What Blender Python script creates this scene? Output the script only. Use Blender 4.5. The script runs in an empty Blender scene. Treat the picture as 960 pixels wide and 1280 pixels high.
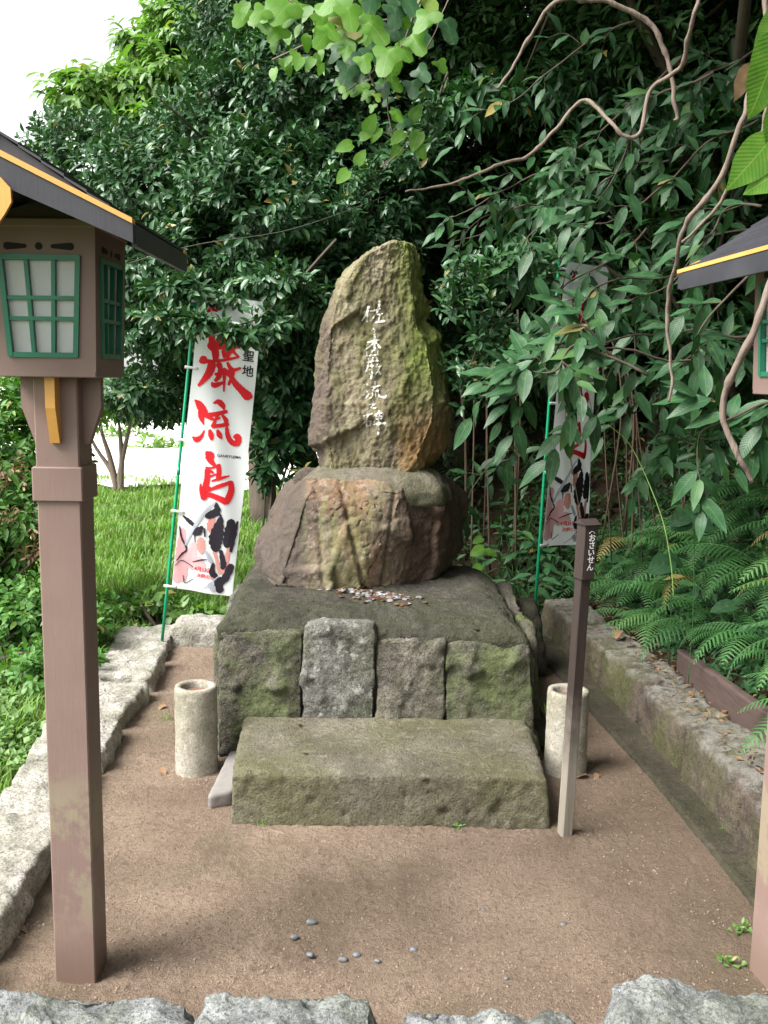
import bpy, math, random
import numpy as np
from math import radians, sin, cos, pi, tan
from mathutils import Vector, Matrix
from mathutils.bvhtree import BVHTree
random.seed(7)
rng = np.random.default_rng(7)
S = bpy.context.scene
COL = S.collection

# ------------------------------------------------------------------ camera
PITCH = radians(8.06); ROLL = radians(.75); FOC = 1200.0; EYE = 1.5
cam_d = bpy.data.cameras.new('camera')
cam = bpy.data.objects.new('camera', cam_d); COL.objects.link(cam)
cam_d.sensor_fit = 'VERTICAL'; cam_d.sensor_height = 24; cam_d.lens = 24*FOC/1280
cam_d.clip_start = .05; cam_d.clip_end = 2000
cam.matrix_world = Matrix.Translation((0, 0, EYE)) @ Matrix.Rotation(pi/2-PITCH, 4, 'X') @ Matrix.Rotation(ROLL, 4, 'Z')
S.camera = cam
# ------------------------------------------------------------------ sky and sun (overcast day, bright from the open left)
SUN_EL = radians(50); SUN_AZ = radians(-118)      # azimuth measured from +Y towards +X
w = bpy.data.worlds.new('World'); S.world = w; w.use_nodes = True
nt = w.node_tree; nt.nodes.clear()
sky = nt.nodes.new('ShaderNodeTexSky'); sky.sky_type = 'NISHITA'; sky.sun_disc = False
sky.sun_elevation = SUN_EL; sky.sun_rotation = SUN_AZ; sky.dust_density = 1.5; sky.air_density = 1.0
hs = nt.nodes.new('ShaderNodeHueSaturation'); hs.inputs['Saturation'].default_value = .08
bg = nt.nodes.new('ShaderNodeBackground'); bg.inputs['Strength'].default_value = .125
wo = nt.nodes.new('ShaderNodeOutputWorld')
nt.links.new(sky.outputs[0], hs.inputs['Color']); nt.links.new(hs.outputs[0], bg.inputs[0]); nt.links.new(bg.outputs[0], wo.inputs[0])
sd = bpy.data.lights.new('sun', 'SUN'); sd.energy = 3.4; sd.angle = radians(32); sd.color = (1, .97, .92)
sun = bpy.data.objects.new('sun', sd); COL.objects.link(sun)
sv = Vector((sin(SUN_AZ)*cos(SUN_EL), cos(SUN_AZ)*cos(SUN_EL), sin(SUN_EL)))
sun.rotation_euler = (-sv).to_track_quat('-Z', 'Y').to_euler()
S.view_settings.view_transform = 'Standard'; S.view_settings.look = 'None'
S.view_settings.exposure = 1.55; S.view_settings.gamma = 1
S.cycles.max_bounces = 8; S.cycles.diffuse_bounces = 4; S.cycles.transparent_max_bounces = 8

# ------------------------------------------------------------------ tracing helpers: photo pixel -> point at a real distance
R3 = np.array(cam.matrix_world.to_3x3()); CAM = np.array([0, 0, EYE])
def ray(x, y): return R3 @ np.array([(x-480)/FOC, -(y-640)/FOC, -1.0])
def gz(x, y, z=0.0): d = ray(x, y); return CAM + d*((z-EYE)/d[2])
def at(x, y, Y): d = ray(x, y); return CAM + d*(Y/d[1])

# ------------------------------------------------------------------ noise
_perm = np.random.default_rng(3).permutation(256); _perm = np.concatenate([_perm, _perm, _perm])
_g = np.random.default_rng(4).normal(size=(256, 3)); _g /= np.linalg.norm(_g, axis=1)[:, None]
def pn(P):
    P = np.asarray(P, float); i = np.floor(P).astype(int); f = P-i; u = f*f*f*(f*(f*6-15)+10); i &= 255
    r = 0
    for a in (0, 1):
        for b in (0, 1):
            for c in (0, 1):
                h = _perm[_perm[_perm[(i[..., 0]+a) & 255]+((i[..., 1]+b) & 255)]+((i[..., 2]+c) & 255)]
                g = _g[h]
                d = (g*(f-np.array([a, b, c]))).sum(-1)
                wx = u[..., 0] if a else 1-u[..., 0]; wy = u[..., 1] if b else 1-u[..., 1]; wz = u[..., 2] if c else 1-u[..., 2]
                r = r+d*wx*wy*wz
    return r*1.5
def fbm(P, o=4, g=.5):
    P = np.asarray(P, float); s = 0; a = 1
    for k in range(o): s = s+a*pn(P*2**k+k*17.3); a *= g
    return s

# ------------------------------------------------------------------ object helpers
OFF = {}
def newmesh(name, V, F, mat=None, smooth=True, rnd=None):
    me = bpy.data.meshes.new(name)
    V = np.asarray(V, float)
    if isinstance(F, np.ndarray):
        n, k = F.shape
        me.vertices.add(len(V)); me.vertices.foreach_set('co', V.ravel())
        me.loops.add(n*k); me.loops.foreach_set('vertex_index', F.ravel().astype(np.int32))
        me.polygons.add(n); me.polygons.foreach_set('loop_start', (np.arange(n)*k).astype(np.int32))
        me.polygons.foreach_set('loop_total', np.full(n, k, np.int32)); me.update(calc_edges=True)
    else:
        me.from_pydata([tuple(v) for v in V], [], [tuple(f) for f in F]); me.update()
    if smooth: me.polygons.foreach_set('use_smooth', np.ones(len(me.polygons), bool))
    if rnd is not None:
        at_ = me.attributes.new('rnd', 'FLOAT', 'POINT'); at_.data.foreach_set('value', np.asarray(rnd, np.float32))
    if mat: me.materials.append(mat)
    return me
def tag(o, label=None, cat=None, group=None, kind=None):
    if label: o['label'] = label
    if cat: o['category'] = cat
    if group: o['group'] = group
    if kind: o['kind'] = kind
    return o
def thing(name, loc, label, cat, group=None):
    o = bpy.data.objects.new(name, None); COL.objects.link(o); o.location = tuple(loc); o.empty_display_size = .1
    OFF[o.name] = np.array(loc, float)
    return tag(o, label, cat, group)
def obj(name, V, F, mat, parent=None, smooth=True, kind=None, rnd=None, base=True):
    V = np.asarray(V, float)
    if parent is not None: off = OFF[parent.name]
    elif base: mn, mx = V.min(0), V.max(0); off = np.array([(mn[0]+mx[0])/2, (mn[1]+mx[1])/2, mn[2]])
    else: off = np.zeros(3)
    o = bpy.data.objects.new(name, newmesh(name, V-off, F, mat, smooth, rnd)); COL.objects.link(o)
    OFF[o.name] = off
    if parent is not None: o.parent = parent
    else: o.location = tuple(off)
    if kind: o['kind'] = kind
    return o
def join(parts):
    V = []; F = []; n = 0
    for v, f in parts:
        V.append(np.asarray(v, float)); F += [tuple(int(i)+n for i in q) for q in f]; n += len(v)
    return np.concatenate(V), F

def facets(G, N, K, w_, seed=0, tilt=.25, passes=2):
    rg = np.random.default_rng(seed); P = G.reshape(-1, 3); Nn = N.reshape(-1, 3); ii = rg.integers(0, len(P), K); c = P[ii]
    Pw = P+fbm(P*9, 2)[:, None]*.02
    own = np.argmin(((Pw[:, None]-c[None])**2).sum(-1), 1); d = np.zeros(len(P))
    for k in range(K):
        m_ = own == k
        if m_.sum() < 4: continue
        n_ = Nn[m_].mean(0)+rg.normal(0, tilt, 3); n_ /= np.linalg.norm(n_)+1e-9; cc = P[m_].mean(0)
        d[m_] = -((P[m_]-cc)@n_)*w_
    d = np.clip(d, -.035, .035).reshape(G.shape[:2])
    for _ in range(passes):
        d = (np.roll(d, 1, 1)+np.roll(d, -1, 1))*.25+d*.5; d[1:-1] = (d[:-2]+d[2:])*.25+d[1:-1]*.5
    return G+N*d[..., None]
def loft(secs, seg=.02, lev=.02, caps=4, smooth=3, disp=(), post=None, facet=None):
    """closed solid through horizontal sections (each k corners, counter-clockwise, bottom to top)"""
    secs = [np.asarray(s, float) for s in secs]; k = len(secs[0])
    ns = [max(2, int(round(max(np.linalg.norm(s[(i+1) % k]-s[i]) for s in secs)/seg))) for i in range(k)]
    rings = []
    for s in secs:
        r = [s[i]+(s[(i+1) % k]-s[i])*(j/ns[i]) for i in range(k) for j in range(ns[i])]
        rings.append(np.array(r))
    L = []
    c0 = rings[0].mean(0); c1 = rings[-1].mean(0)
    for j in range(1, caps): L.append(c0+(rings[0]-c0)*(j/caps))
    for a, b in zip(rings[:-1], rings[1:]):
        n = max(1, int(round(np.abs(b-a).max()/lev)))
        for j in range(n): L.append(a+(b-a)*(j/n))
    L.append(rings[-1])
    for j in range(1, caps): L.append(c1+(rings[-1]-c1)*((caps-j)/caps))
    G = np.array(L)
    for _ in range(smooth):
        H = (np.roll(G, 1, 1)+np.roll(G, -1, 1))*.25+G*.5
        G2 = H.copy(); G2[1:-1] = (H[:-2]+H[2:])*.25+H[1:-1]*.5; G = G2
    def normals(G):
        du = np.roll(G, -1, 1)-np.roll(G, 1, 1); dv = np.gradient(G, axis=0)
        n = np.cross(du, dv); n /= np.linalg.norm(n, axis=-1)[..., None]+1e-9; return n
    if facet: G = facets(G, normals(G), *facet)
    for (fr, amp, oc) in disp:
        fr = np.array(fr) if np.ndim(fr) else np.array([fr]*3)
        G = G+normals(G)*(fbm(G*fr, oc)*amp)[..., None]
    if post is not None: G = post(G, normals(G))
    m, n = G.shape[:2]
    idx = np.arange(m*n).reshape(m, n)
    a = idx[:-1]; b = np.roll(idx, -1, 1)[:-1]; c = np.roll(idx, -1, 1)[1:]; d = idx[1:]
    F = np.stack([a, b, c, d], -1).reshape(-1, 4).tolist()
    V = G.reshape(-1, 3); V = np.concatenate([V, [G[0].mean(0), G[-1].mean(0)]])
    p0, p1 = m*n, m*n+1
    for i in range(n):
        F.append((p0, idx[0, (i+1) % n], idx[0, i])); F.append((p1, idx[-1, i], idx[-1, (i+1) % n]))
    return V, F
def block(top4, zb, spread=0.0, **kw):
    """stone from its four top corners FL,FR,BR,BL"""
    t = np.array(top4, float); c = t.mean(0); b = t.copy(); b[:, :2] = c[:2]+(t[:, :2]-c[:2])*(1+spread); b[:, 2] = zb
    return loft([b, t], **kw)
def boxv(x0, x1, y0, y1, z0, z1, b=0.0):
    """box with chamfered edges"""
    if b <= 0:
        V = [(x, y, z) for z in (z0, z1) for x, y in ((x0, y0), (x1, y0), (x1, y1), (x0, y1))]
        return np.array(V, float), [(3, 2, 1, 0), (4, 5, 6, 7), (0, 1, 5, 4), (1, 2, 6, 5), (2, 3, 7, 6), (3, 0, 4, 7)]
    V = []
    cs = [(x0, y0, 1, 1), (x1, y0, -1, 1), (x1, y1, -1, -1), (x0, y1, 1, -1)]
    def ring(z, ins):
        r = []
        for i, (x, y, sx, sy) in enumerate(cs):
            p = (x+sx*(b+ins), y+sy*ins); q = (x+sx*ins, y+sy*(b+ins))
            r += [q+(z,), p+(z,)] if i % 2 == 0 else [p+(z,), q+(z,)]
        return r
    V = ring(z0, b)+ring(z0+b, 0)+ring(z1-b, 0)+ring(z1, b)
    F = [tuple(range(7, -1, -1)), tuple(range(24, 32))]
    for l in range(3):
        for i in range(8): j = (i+1) % 8; F.append((l*8+i, l*8+j, l*8+8+j, l*8+8+i))
    return np.array(V, float), F
def prism(poly, y0, y1):
    """polygon in (x,z) extruded along y"""
    n = len(poly); V = [(x, y0, z) for x, z in poly]+[(x, y1, z) for x, z in poly]
    F = [tuple(range(n)), tuple(range(2*n-1, n-1, -1))]
    for i in range(n): j = (i+1) % n; F.append((j, i, n+i, n+j))
    return np.array(V, float), F
def cyl(x, y, z0, z1, r, n=24, r2=None):
    r2 = r if r2 is None else r2
    V = [(x+r*cos(2*pi*i/n), y+r*sin(2*pi*i/n), z0) for i in range(n)]+[(x+r2*cos(2*pi*i/n), y+r2*sin(2*pi*i/n), z1) for i in range(n)]
    F = [tuple(range(n-1, -1, -1)), tuple(range(n, 2*n))]+[(i, (i+1) % n, n+(i+1) % n, n+i) for i in range(n)]
    return np.array(V, float), F
def catmull(P, n=8):
    P = [np.array(p, float) for p in P]; P = [2*P[0]-P[1]]+P+[2*P[-1]-P[-2]]; out = []
    for i in range(1, len(P)-2):
        p0, p1, p2, p3 = P[i-1:i+3]
        for j in range(n):
            t = j/n; out.append(.5*((2*p1)+(p2-p0)*t+(2*p0-5*p1+4*p2-p3)*t*t+(3*p1-p0-3*p2+p3)*t**3))
    out.append(P[-2]); return np.array(out)
def tube(P, r, n=6, k=6, wob=0.0):
    C = catmull(P, k) if k > 1 else np.array(P, float)
    m = len(C); r = np.interp(np.linspace(0, 1, m), np.linspace(0, 1, len(r)), r) if np.ndim(r) else np.full(m, r)
    T = np.gradient(C, axis=0); T /= np.linalg.norm(T, axis=1)[:, None]+1e-9
    up = np.array([0.13, .97, .2]) if abs(T[0][2]) > .6 else np.array([0, 0, 1.0])
    A = np.cross(T, up); A /= np.linalg.norm(A, axis=1)[:, None]+1e-9; B = np.cross(T, A)
    if wob: r = r*(1+wob*pn(C*23+5))
    th = np.arange(n)*2*pi/n
    V = (C[:, None]+r[:, None, None]*(A[:, None]*np.cos(th)[None, :, None]+B[:, None]*np.sin(th)[None, :, None])).reshape(-1, 3)
    F = [(i*n+j, i*n+n+j, i*n+n+(j+1) % n, i*n+(j+1) % n) for i in range(m-1) for j in range(n)]
    F += [tuple(range(n)), tuple(range(m*n-1, m*n-n-1, -1))]
    return V, F

# ------------------------------------------------------------------ materials
class M:
    def __init__(s, name):
        s.m = bpy.data.materials.new(name); s.m.use_nodes = True; s.t = s.m.node_tree; s.t.nodes.clear()
        s.out = s.n('ShaderNodeOutputMaterial'); g = s.n('ShaderNodeNewGeometry'); s.pos = g.outputs['Position']; s.nor = g.outputs['Normal']
    def n(s, t): return s.t.nodes.new(t)
    def l(s, a, b):
        if isinstance(a, (int, float)): b.default_value = a
        elif isinstance(a, (tuple, list)): b.default_value = (tuple(a)+(1,))[:len(b.default_value)] if len(a) == 3 and len(b.default_value) == 4 else a
        else: s.t.links.new(a, b)
    def map(s, scale, rot=(0, 0, 0), v=None):
        m = s.n('ShaderNodeMapping'); s.l(v or s.pos, m.inputs[0]); m.inputs['Scale'].default_value = scale; m.inputs['Rotation'].default_value = rot; return m.outputs[0]
    def noise(s, sc, d=5, r=.55, v=None, dist=0.0):
        x = s.n('ShaderNodeTexNoise'); x.inputs['Scale'].default_value = sc; x.inputs['Detail'].default_value = d; x.inputs['Roughness'].default_value = r
        x.inputs['Distortion'].default_value = dist; s.l(v or s.pos, x.inputs['Vector']); return x.outputs[0]
    def vor(s, sc, v=None, f='F1', out='Distance'):
        x = s.n('ShaderNodeTexVoronoi'); x.inputs['Scale'].default_value = sc; x.feature = f; s.l(v or s.pos, x.inputs['Vector']); return x.outputs[out]
    def ramp(s, fac, st):
        x = s.n('ShaderNodeValToRGB'); e = x.color_ramp.elements
        while len(e) < len(st): e.new(.5)
        for el, (p, c) in zip(e, st):
            el.position = p; el.color = (c, c, c, 1) if isinstance(c, (int, float)) else tuple(c)+(1,)
        s.l(fac, x.inputs[0]); return x.outputs[0]
    def mix(s, f, a, b, mode='MIX'):
        x = s.n('ShaderNodeMixRGB'); x.blend_type = mode; s.l(f, x.inputs[0]); s.l(a, x.inputs[1]); s.l(b, x.inputs[2]); return x.outputs[0]
    def math(s, op, a, b=0.0, clamp=False):
        x = s.n('ShaderNodeMath'); x.operation = op; x.use_clamp = clamp; s.l(a, x.inputs[0]); s.l(b, x.inputs[1]); return x.outputs[0]
    def sep(s, v): x = s.n('ShaderNodeSeparateXYZ'); s.l(v, x.inputs[0]); return x.outputs
    def lin(s, v, a, b):      # smooth 0..1 between a and b
        x = s.n('ShaderNodeMapRange'); x.interpolation_type = 'SMOOTHSTEP'; s.l(v, x.inputs[0]); x.inputs[1].default_value = a; x.inputs[2].default_value = b; return x.outputs[0]
    def attr(s, name): x = s.n('ShaderNodeAttribute'); x.attribute_name = name; return x.outputs['Fac']
    def bump(s, h, st, d, nin=None):
        x = s.n('ShaderNodeBump'); x.inputs['Strength'].default_value = st; x.inputs['Distance'].default_value = d; s.l(h, x.inputs['Height'])
        if nin is not None: s.l(nin, x.inputs['Normal'])
        return x.outputs[0]
    def pbsdf(s, col, rough=.8, nrm=None, spec=.5, **kw):
        p = s.n('ShaderNodeBsdfPrincipled'); s.l(col, p.inputs['Base Color']); s.l(rough, p.inputs['Roughness']); p.inputs['Specular IOR Level'].default_value = spec
        if nrm is not None: s.l(nrm, p.inputs['Normal'])
        for k, v in kw.items(): s.l(v, p.inputs[k])
        return p.outputs[0]
    def done(s, sh): s.t.links.new(sh, s.out.inputs[0]); return s.m
    def mixsh(s, f, a, b): x = s.n('ShaderNodeMixShader'); s.l(f, x.inputs[0]); s.t.links.new(a, x.inputs[1]); s.t.links.new(b, x.inputs[2]); return x.outputs[0]
    def trans(s, c): x = s.n('ShaderNodeBsdfTranslucent'); s.l(c, x.inputs[0]); return x.outputs[0]

def leaf_mat(name, c1, c2, c3, tr=.25, rough=.38, spec=.5, tcol=None, vein=False):
    m = M(name); r = m.attr('rnd'); oi = m.n('ShaderNodeObjectInfo').outputs['Random']
    f = m.math('FRACT', m.math('ADD', r, oi))
    col = m.ramp(f, [(0, c1), (.5, c2), (.9, tuple(v*1.12 for v in c2)), (.965, c3), (.985, c3), (.99, (.26, .2, .06))])
    col = m.mix(m.ramp(m.noise(60, 2), [(.4, .0), (.75, .35)]), col, c3)
    nb = None
    if vein:
        tc = m.n('ShaderNodeTexCoord').outputs['Object']; X_, Y_, Z_ = m.sep(tc); ay = m.math('ABSOLUTE', Y_)
        mid = m.lin(ay, .016, .004); sv = m.math('SINE', m.math('MULTIPLY', m.math('SUBTRACT', X_, m.math('MULTIPLY', ay, .9)), 95.0)); side = m.lin(sv, .86, 1.0)
        vv = m.math('MAXIMUM', mid, m.math('MULTIPLY', side, .25)); col = m.mix(m.math('MULTIPLY', vv, .3), col, tuple(min(1, v*1.7+.03) for v in c3))
        col = m.mix(m.ramp(m.noise(5, 5, .75, tc), [(.58, 0), (.7, .45)]), col, (.20, .19, .05)); nb = m.bump(m.math('ADD', sv, m.math('MULTIPLY', mid, 2)), .10, .01)
    if name == 'grass_blade': col = m.mix(m.ramp(m.noise(1.3, 5, .7), [(.42, 0), (.62, .65)]), col, (.07, .17, .035)); col = m.mix(m.ramp(m.noise(2.6, 5, .7), [(.55, 0), (.7, .5)]), col, (.34, .36, .15))
    b = m.pbsdf(col, rough, nb, spec)
    if tr: 
        t = m.trans(m.mix(1.0, col, tcol or (1.0, 1.25, .35), 'MULTIPLY') if tcol is None else tcol)
        b = m.mixsh(tr, b, t)
    return m.done(b)
LEAF_CAM = leaf_mat('leaf_evergreen', (.020, .062, .027), (.036, .100, .040), (.085, .165, .055), .14, .37, .42)
LEAF_WEED = leaf_mat('leaf_weed', (.045, .13, .03), (.08, .2, .045), (.16, .27, .06), .3, .5, .3)
LEAF_LIGHT = leaf_mat('leaf_light', (.08, .18, .045), (.13, .25, .065), (.25, .35, .09), .35, .45)
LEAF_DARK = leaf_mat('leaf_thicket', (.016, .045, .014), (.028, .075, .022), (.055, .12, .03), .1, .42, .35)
LEAF_BROAD = leaf_mat('leaf_broad', (.016, .055, .022), (.028, .092, .033), (.07, .16, .045), .18, .45, .35)
LEAF_VINE = leaf_mat('leaf_vine', (.07, .19, .02), (.11, .26, .03), (.24, .34, .06), .45, .45)
LBV = leaf_mat('leaf_broad_veined', (.015, .050, .022), (.025, .082, .033), (.065, .15, .045), .18, .45, .35, None, True)
LVV = leaf_mat('leaf_vine_veined', (.06, .17, .02), (.10, .25, .03), (.22, .33, .06), .45, .45, .4, None, True)
FERN = leaf_mat('leaf_fern', (.032, .11, .03), (.054, .165, .045), (.11, .23, .07), .25, .5)
GRASS = leaf_mat('grass_blade', (.11, .24, .045), (.19, .34, .07), (.38, .42, .18), .35, .6, .3)
DRYLEAF = leaf_mat('leaf_dry', (.12, .07, .04), (.2, .115, .06), (.33, .24, .13), .15, .7)

def bark(name, c1, c2, sc=1.0):
    m = M(name); v = m.map((30*sc, 30*sc, 6*sc)); n = m.noise(1, 6, .6, v)
    return m.done(m.pbsdf(m.mix(n, c1, c2), .85, m.bump(n, .6, .01)))
BARK = bark('bark_dark', (.035, .025, .018), (.11, .085, .06))
VINE = bark('bark_vine', (.08, .058, .045), (.27, .205, .17), 3)
STALK = bark('bark_stalk', (.04, .026, .018), (.14, .09, .055), 2)

def granite(name, base, dark, green=0.0, lichen=0.0, rough=.75, amp=.8):
    m = M(name); n1 = m.noise(9, 6, .6); n2 = m.noise(130, 3, .6); v = m.vor(260)
    c = m.mix(m.ramp(n1, [(.35, 0), (.65, 1)]), dark, base)
    c = m.mix(m.ramp(n2, [(.38, .75), (.5, 0)]), c, tuple(x*.35 for x in dark))
    c = m.mix(m.ramp(v, [(.10, .55), (.28, 0)]), c, (.62, .6, .57))
    if lichen: c = m.mix(m.ramp(m.noise(22, 5, .7), [(.56, 0), (.62, lichen)]), c, (.55, .55, .5))
    if green: c = m.mix(m.math('MULTIPLY', m.ramp(m.noise(5, 6, .7), [(.42, 0), (.6, 1)]), green), c, (.10, .135, .035))
    c = m.mix(m.ramp(m.noise(34, 6, .75), [(.38, .5), (.5, 0)]), c, tuple(x*.45 for x in dark))
    h = m.math('ADD', m.math('MULTIPLY', n1, 1.0), m.math('MULTIPLY', m.noise(55, 6, .7), .8))
    return m.done(m.pbsdf(c, rough, m.bump(h, amp, .02), .35))
GRAN = granite('granite_pale', (.50, .47, .42), (.27, .25, .22), .3)
GRAN_F = granite('granite_front', (.30, .31, .315), (.11, .115, .12), .25, .25)
FACE_A = granite('facing_moss', (.115, .10, .075), (.042, .038, .029), .6)
FACE_B = granite('facing_grey', (.22, .21, .19), (.075, .07, .062), .25, .4, .7, 1.0)
FACE_C = granite('facing_brown', (.19, .165, .135), (.075, .065, .05), .25, .1, .7, 1.0)

m = M('stele_stone')
x, y, z = m.sep(m.pos)
n1 = m.noise(7, 7, .65, m.map((1, 1, .45))); n2 = m.noise(40, 6, .7); n3 = m.noise(3.2, 5, .6)
c = m.mix(m.ramp(n1, [(.36, 0), (.62, 1)]), (.11, .09, .065), (.26, .22, .145))
c = m.mix(m.ramp(m.noise(14, 5, .7), [(.45, 0), (.7, .7)]), c, (.34, .31, .22))
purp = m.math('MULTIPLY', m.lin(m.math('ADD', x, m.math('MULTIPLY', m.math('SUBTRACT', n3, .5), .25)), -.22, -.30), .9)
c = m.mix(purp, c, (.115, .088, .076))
g1 = m.math('MULTIPLY', m.lin(m.math('ADD', x, m.math('MULTIPLY', m.math('SUBTRACT', n1, .5), .35)), .0, .14), m.lin(z, 1.25, 1.6))
c = m.mix(m.math('MULTIPLY', g1, m.ramp(n2, [(.3, .5), (.6, 1)])), c, (.19, .25, .055))
g2 = m.math('MULTIPLY', m.ramp(m.noise(5, 6, .7, m.map((1.3, 1, .6))), [(.45, 0), (.62, 1)]), .62)
c = m.mix(g2, c, (.145, .15, .05))
orng = m.math('MULTIPLY', m.lin(m.math('ADD', x, m.math('MULTIPLY', m.math('SUBTRACT', n3, .5), .25)), .02, .1), m.lin(m.math('ADD', z, m.math('MULTIPLY', n1, .3)), 1.62, 1.3))
c = m.mix(m.math('MULTIPLY', orng, m.ramp(n2, [(.3, .3), (.6, .85)])), c, (.29, .165, .06))
c = m.mix(m.ramp(m.noise(18, 6, .75), [(.28, .75), (.42, 0)]), c, (.05, .045, .03))
h = m.math('ADD', n1, m.math('MULTIPLY', n2, .6))
STELE = m.done(m.pbsdf(c, .93, m.bump(h, 1.0, .035), .15))

m = M('boulder_stone')
x, y, z = m.sep(m.pos)
n1 = m.noise(6, 7, .6, m.map((1, 1, .5))); n2 = m.noise(45, 6, .7)
c = m.mix(m.ramp(n1, [(.35, 0), (.62, 1)]), (.075, .057, .046), (.195, .15, .112))
c = m.mix(m.ramp(m.noise(3.3, 5, .65), [(.48, 0), (.6, .6)]), c, (.23, .13, .065))
c = m.mix(m.ramp(m.noise(28, 5, .75), [(.5, 0), (.62, .6)]), c, (.30, .25, .2))
c = m.mix(m.math('MULTIPLY', m.ramp(m.noise(3, 5, .6, m.map((2.5, 1, .4))), [(.5, 0), (.6, 1)]), .55), c, (.13, .14, .055))
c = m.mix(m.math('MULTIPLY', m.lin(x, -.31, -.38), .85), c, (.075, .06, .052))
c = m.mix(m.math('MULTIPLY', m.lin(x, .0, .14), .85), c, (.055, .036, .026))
c = m.mix(m.ramp(n2, [(.3, .5), (.45, 0)]), c, (.07, .055, .04))
h = m.math('ADD', n1, m.math('MULTIPLY', n2, .35))
BOULD = m.done(m.pbsdf(c, .9, m.bump(h, 1.0, .03), .2))

def mossy(name, base, dark, moss, amount, sc=1.0, bumpd=.008, lo=None):
    m = M(name); n1 = m.noise(5*sc, 7, .65); n2 = m.noise(120*sc, 4, .7); n3 = m.noise(2.3*sc, 5, .6)
    c = m.mix(m.ramp(n1, [(.35, 0), (.65, 1)]), dark, base)
    c = m.mix(m.math('MULTIPLY', m.ramp(n3, [(.4, 0), (.6, 1)]), amount), c, moss)
    c = m.mix(m.ramp(n2, [(.3, .7), (.48, 0)]), c, tuple(v*.35 for v in dark))
    c = m.mix(m.ramp(m.vor(170*sc), [(.06, .45), (.2, 0)]), c, (.36, .33, .27))
    c = m.mix(m.ramp(m.noise(45*sc, 6, .75), [(.36, .6), (.5, 0)]), c, tuple(v*.5 for v in dark))
    c = m.mix(m.ramp(m.noise(16*sc, 6, .75), [(.55, 0), (.68, .5)]), c, tuple(min(1, v*1.5) for v in base))
    if lo:
        x_, y_, z_ = m.sep(m.pos); q = m.math('ADD', z_, m.math('MULTIPLY', m.math('SUBTRACT', m.noise(7, 6, .7), .5), .22))
        c = m.mix(m.math('MULTIPLY', m.lin(q, .16, .21), m.ramp(m.noise(20, 6, .7), [(.4, .1), (.55, .8)])), c, lo)
    h = m.math('ADD', m.math('MULTIPLY', m.noise(30*sc, 6, .7), 1.0), m.math('MULTIPLY', n2, .8))
    return m.done(m.pbsdf(c, .92, m.bump(h, 1.0, bumpd), .2))
MORTAR = mossy('mortar_mossy', (.11, .10, .082), (.05, .045, .037), (.058, .066, .032), .6, 1, .014)
COLLAR = mossy('mortar_collar', (.20, .18, .14), (.12, .105, .08), (.12, .13, .06), .5, 1, .01)
STEP = mossy('step_concrete', (.22, .20, .15), (.12, .105, .078), (.125, .13, .055), .6, 1, .011)
WALLM = mossy('wall_concrete', (.17, .135, .105), (.075, .06, .047), (.13, .16, .04), .45, 1.3, .014, (.30, .29, .26))
CHAN = mossy('channel_concrete', (.075, .062, .047), (.04, .034, .026), (.05, .055, .025), .5, 1, .006)
VASE = mossy('vase_concrete', (.44, .41, .35), (.27, .25, .20), (.20, .19, .12), .45, 1.6, .003)

m = M('sand')
n1 = m.noise(2.2, 6, .6); n2 = m.noise(320, 3, .7); n3 = m.noise(90, 4, .7)
c = m.mix(m.ramp(n1, [(.35, 0), (.65, 1)]), (.27, .2, .148), (.44, .335, .25))
c = m.mix(m.ramp(n2, [(.34, .75), (.5, 0)]), c, (.10, .07, .05))
c = m.mix(m.ramp(m.noise(55, 5, .75), [(.36, .6), (.5, 0)]), c, (.14, .10, .075))
c = m.mix(m.ramp(m.vor(240), [(.1, .2), (.24, 0)]), c, (.36, .28, .22))
c = m.mix(m.math('MULTIPLY', m.ramp(m.noise(1.4, 5, .65), [(.5, 0), (.62, 1)]), .5), c, (.17, .145, .09))
c = m.mix(m.math('MULTIPLY', m.ramp(m.noise(2.9, 6, .7), [(.54, 0), (.66, 1)]), .4), c, (.14, .10, .075))
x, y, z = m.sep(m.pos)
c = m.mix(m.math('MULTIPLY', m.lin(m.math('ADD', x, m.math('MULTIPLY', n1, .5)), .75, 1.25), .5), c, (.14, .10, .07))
SAND = m.done(m.pbsdf(c, .95, m.bump(m.math('ADD', n3, m.math('MULTIPLY', n2, .7)), 1.0, .018), .12))
m = M('sand_grain'); c = m.ramp(m.attr('rnd'), [(0, (.11, .08, .06)), (.6, (.22, .16, .12)), (.95, (.24, .18, .13)), (1, (.28, .22, .17))]); GRAIN = m.done(m.pbsdf(c, .9))
m = M('soil_green')
n = m.noise(3, 6, .7); x, y, z = m.sep(m.pos)
c = m.mix(m.ramp(n, [(.35, 0), (.65, 1)]), (.10, .15, .045), (.16, .22, .06))
c = m.mix(m.ramp(m.noise(11, 5, .7), [(.5, 0), (.7, .6)]), c, (.19, .16, .09))
c = m.mix(m.lin(m.math('ADD', x, m.math('MULTIPLY', n, .5)), -.9, -.3), c, m.mix(m.noise(25, 5, .7), (.022, .016, .011), (.075, .052, .035)))
LAWN = m.done(m.pbsdf(c, .95, m.bump(m.noise(60, 5, .7), 1, .02), .1))
m = M('path_gravel'); c = m.mix(m.noise(5, 5, .6), (.68, .65, .6), (.8, .78, .74)); PATH = m.done(m.pbsdf(c, .95, m.bump(m.noise(80, 3), .5, .01), .1))

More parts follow.
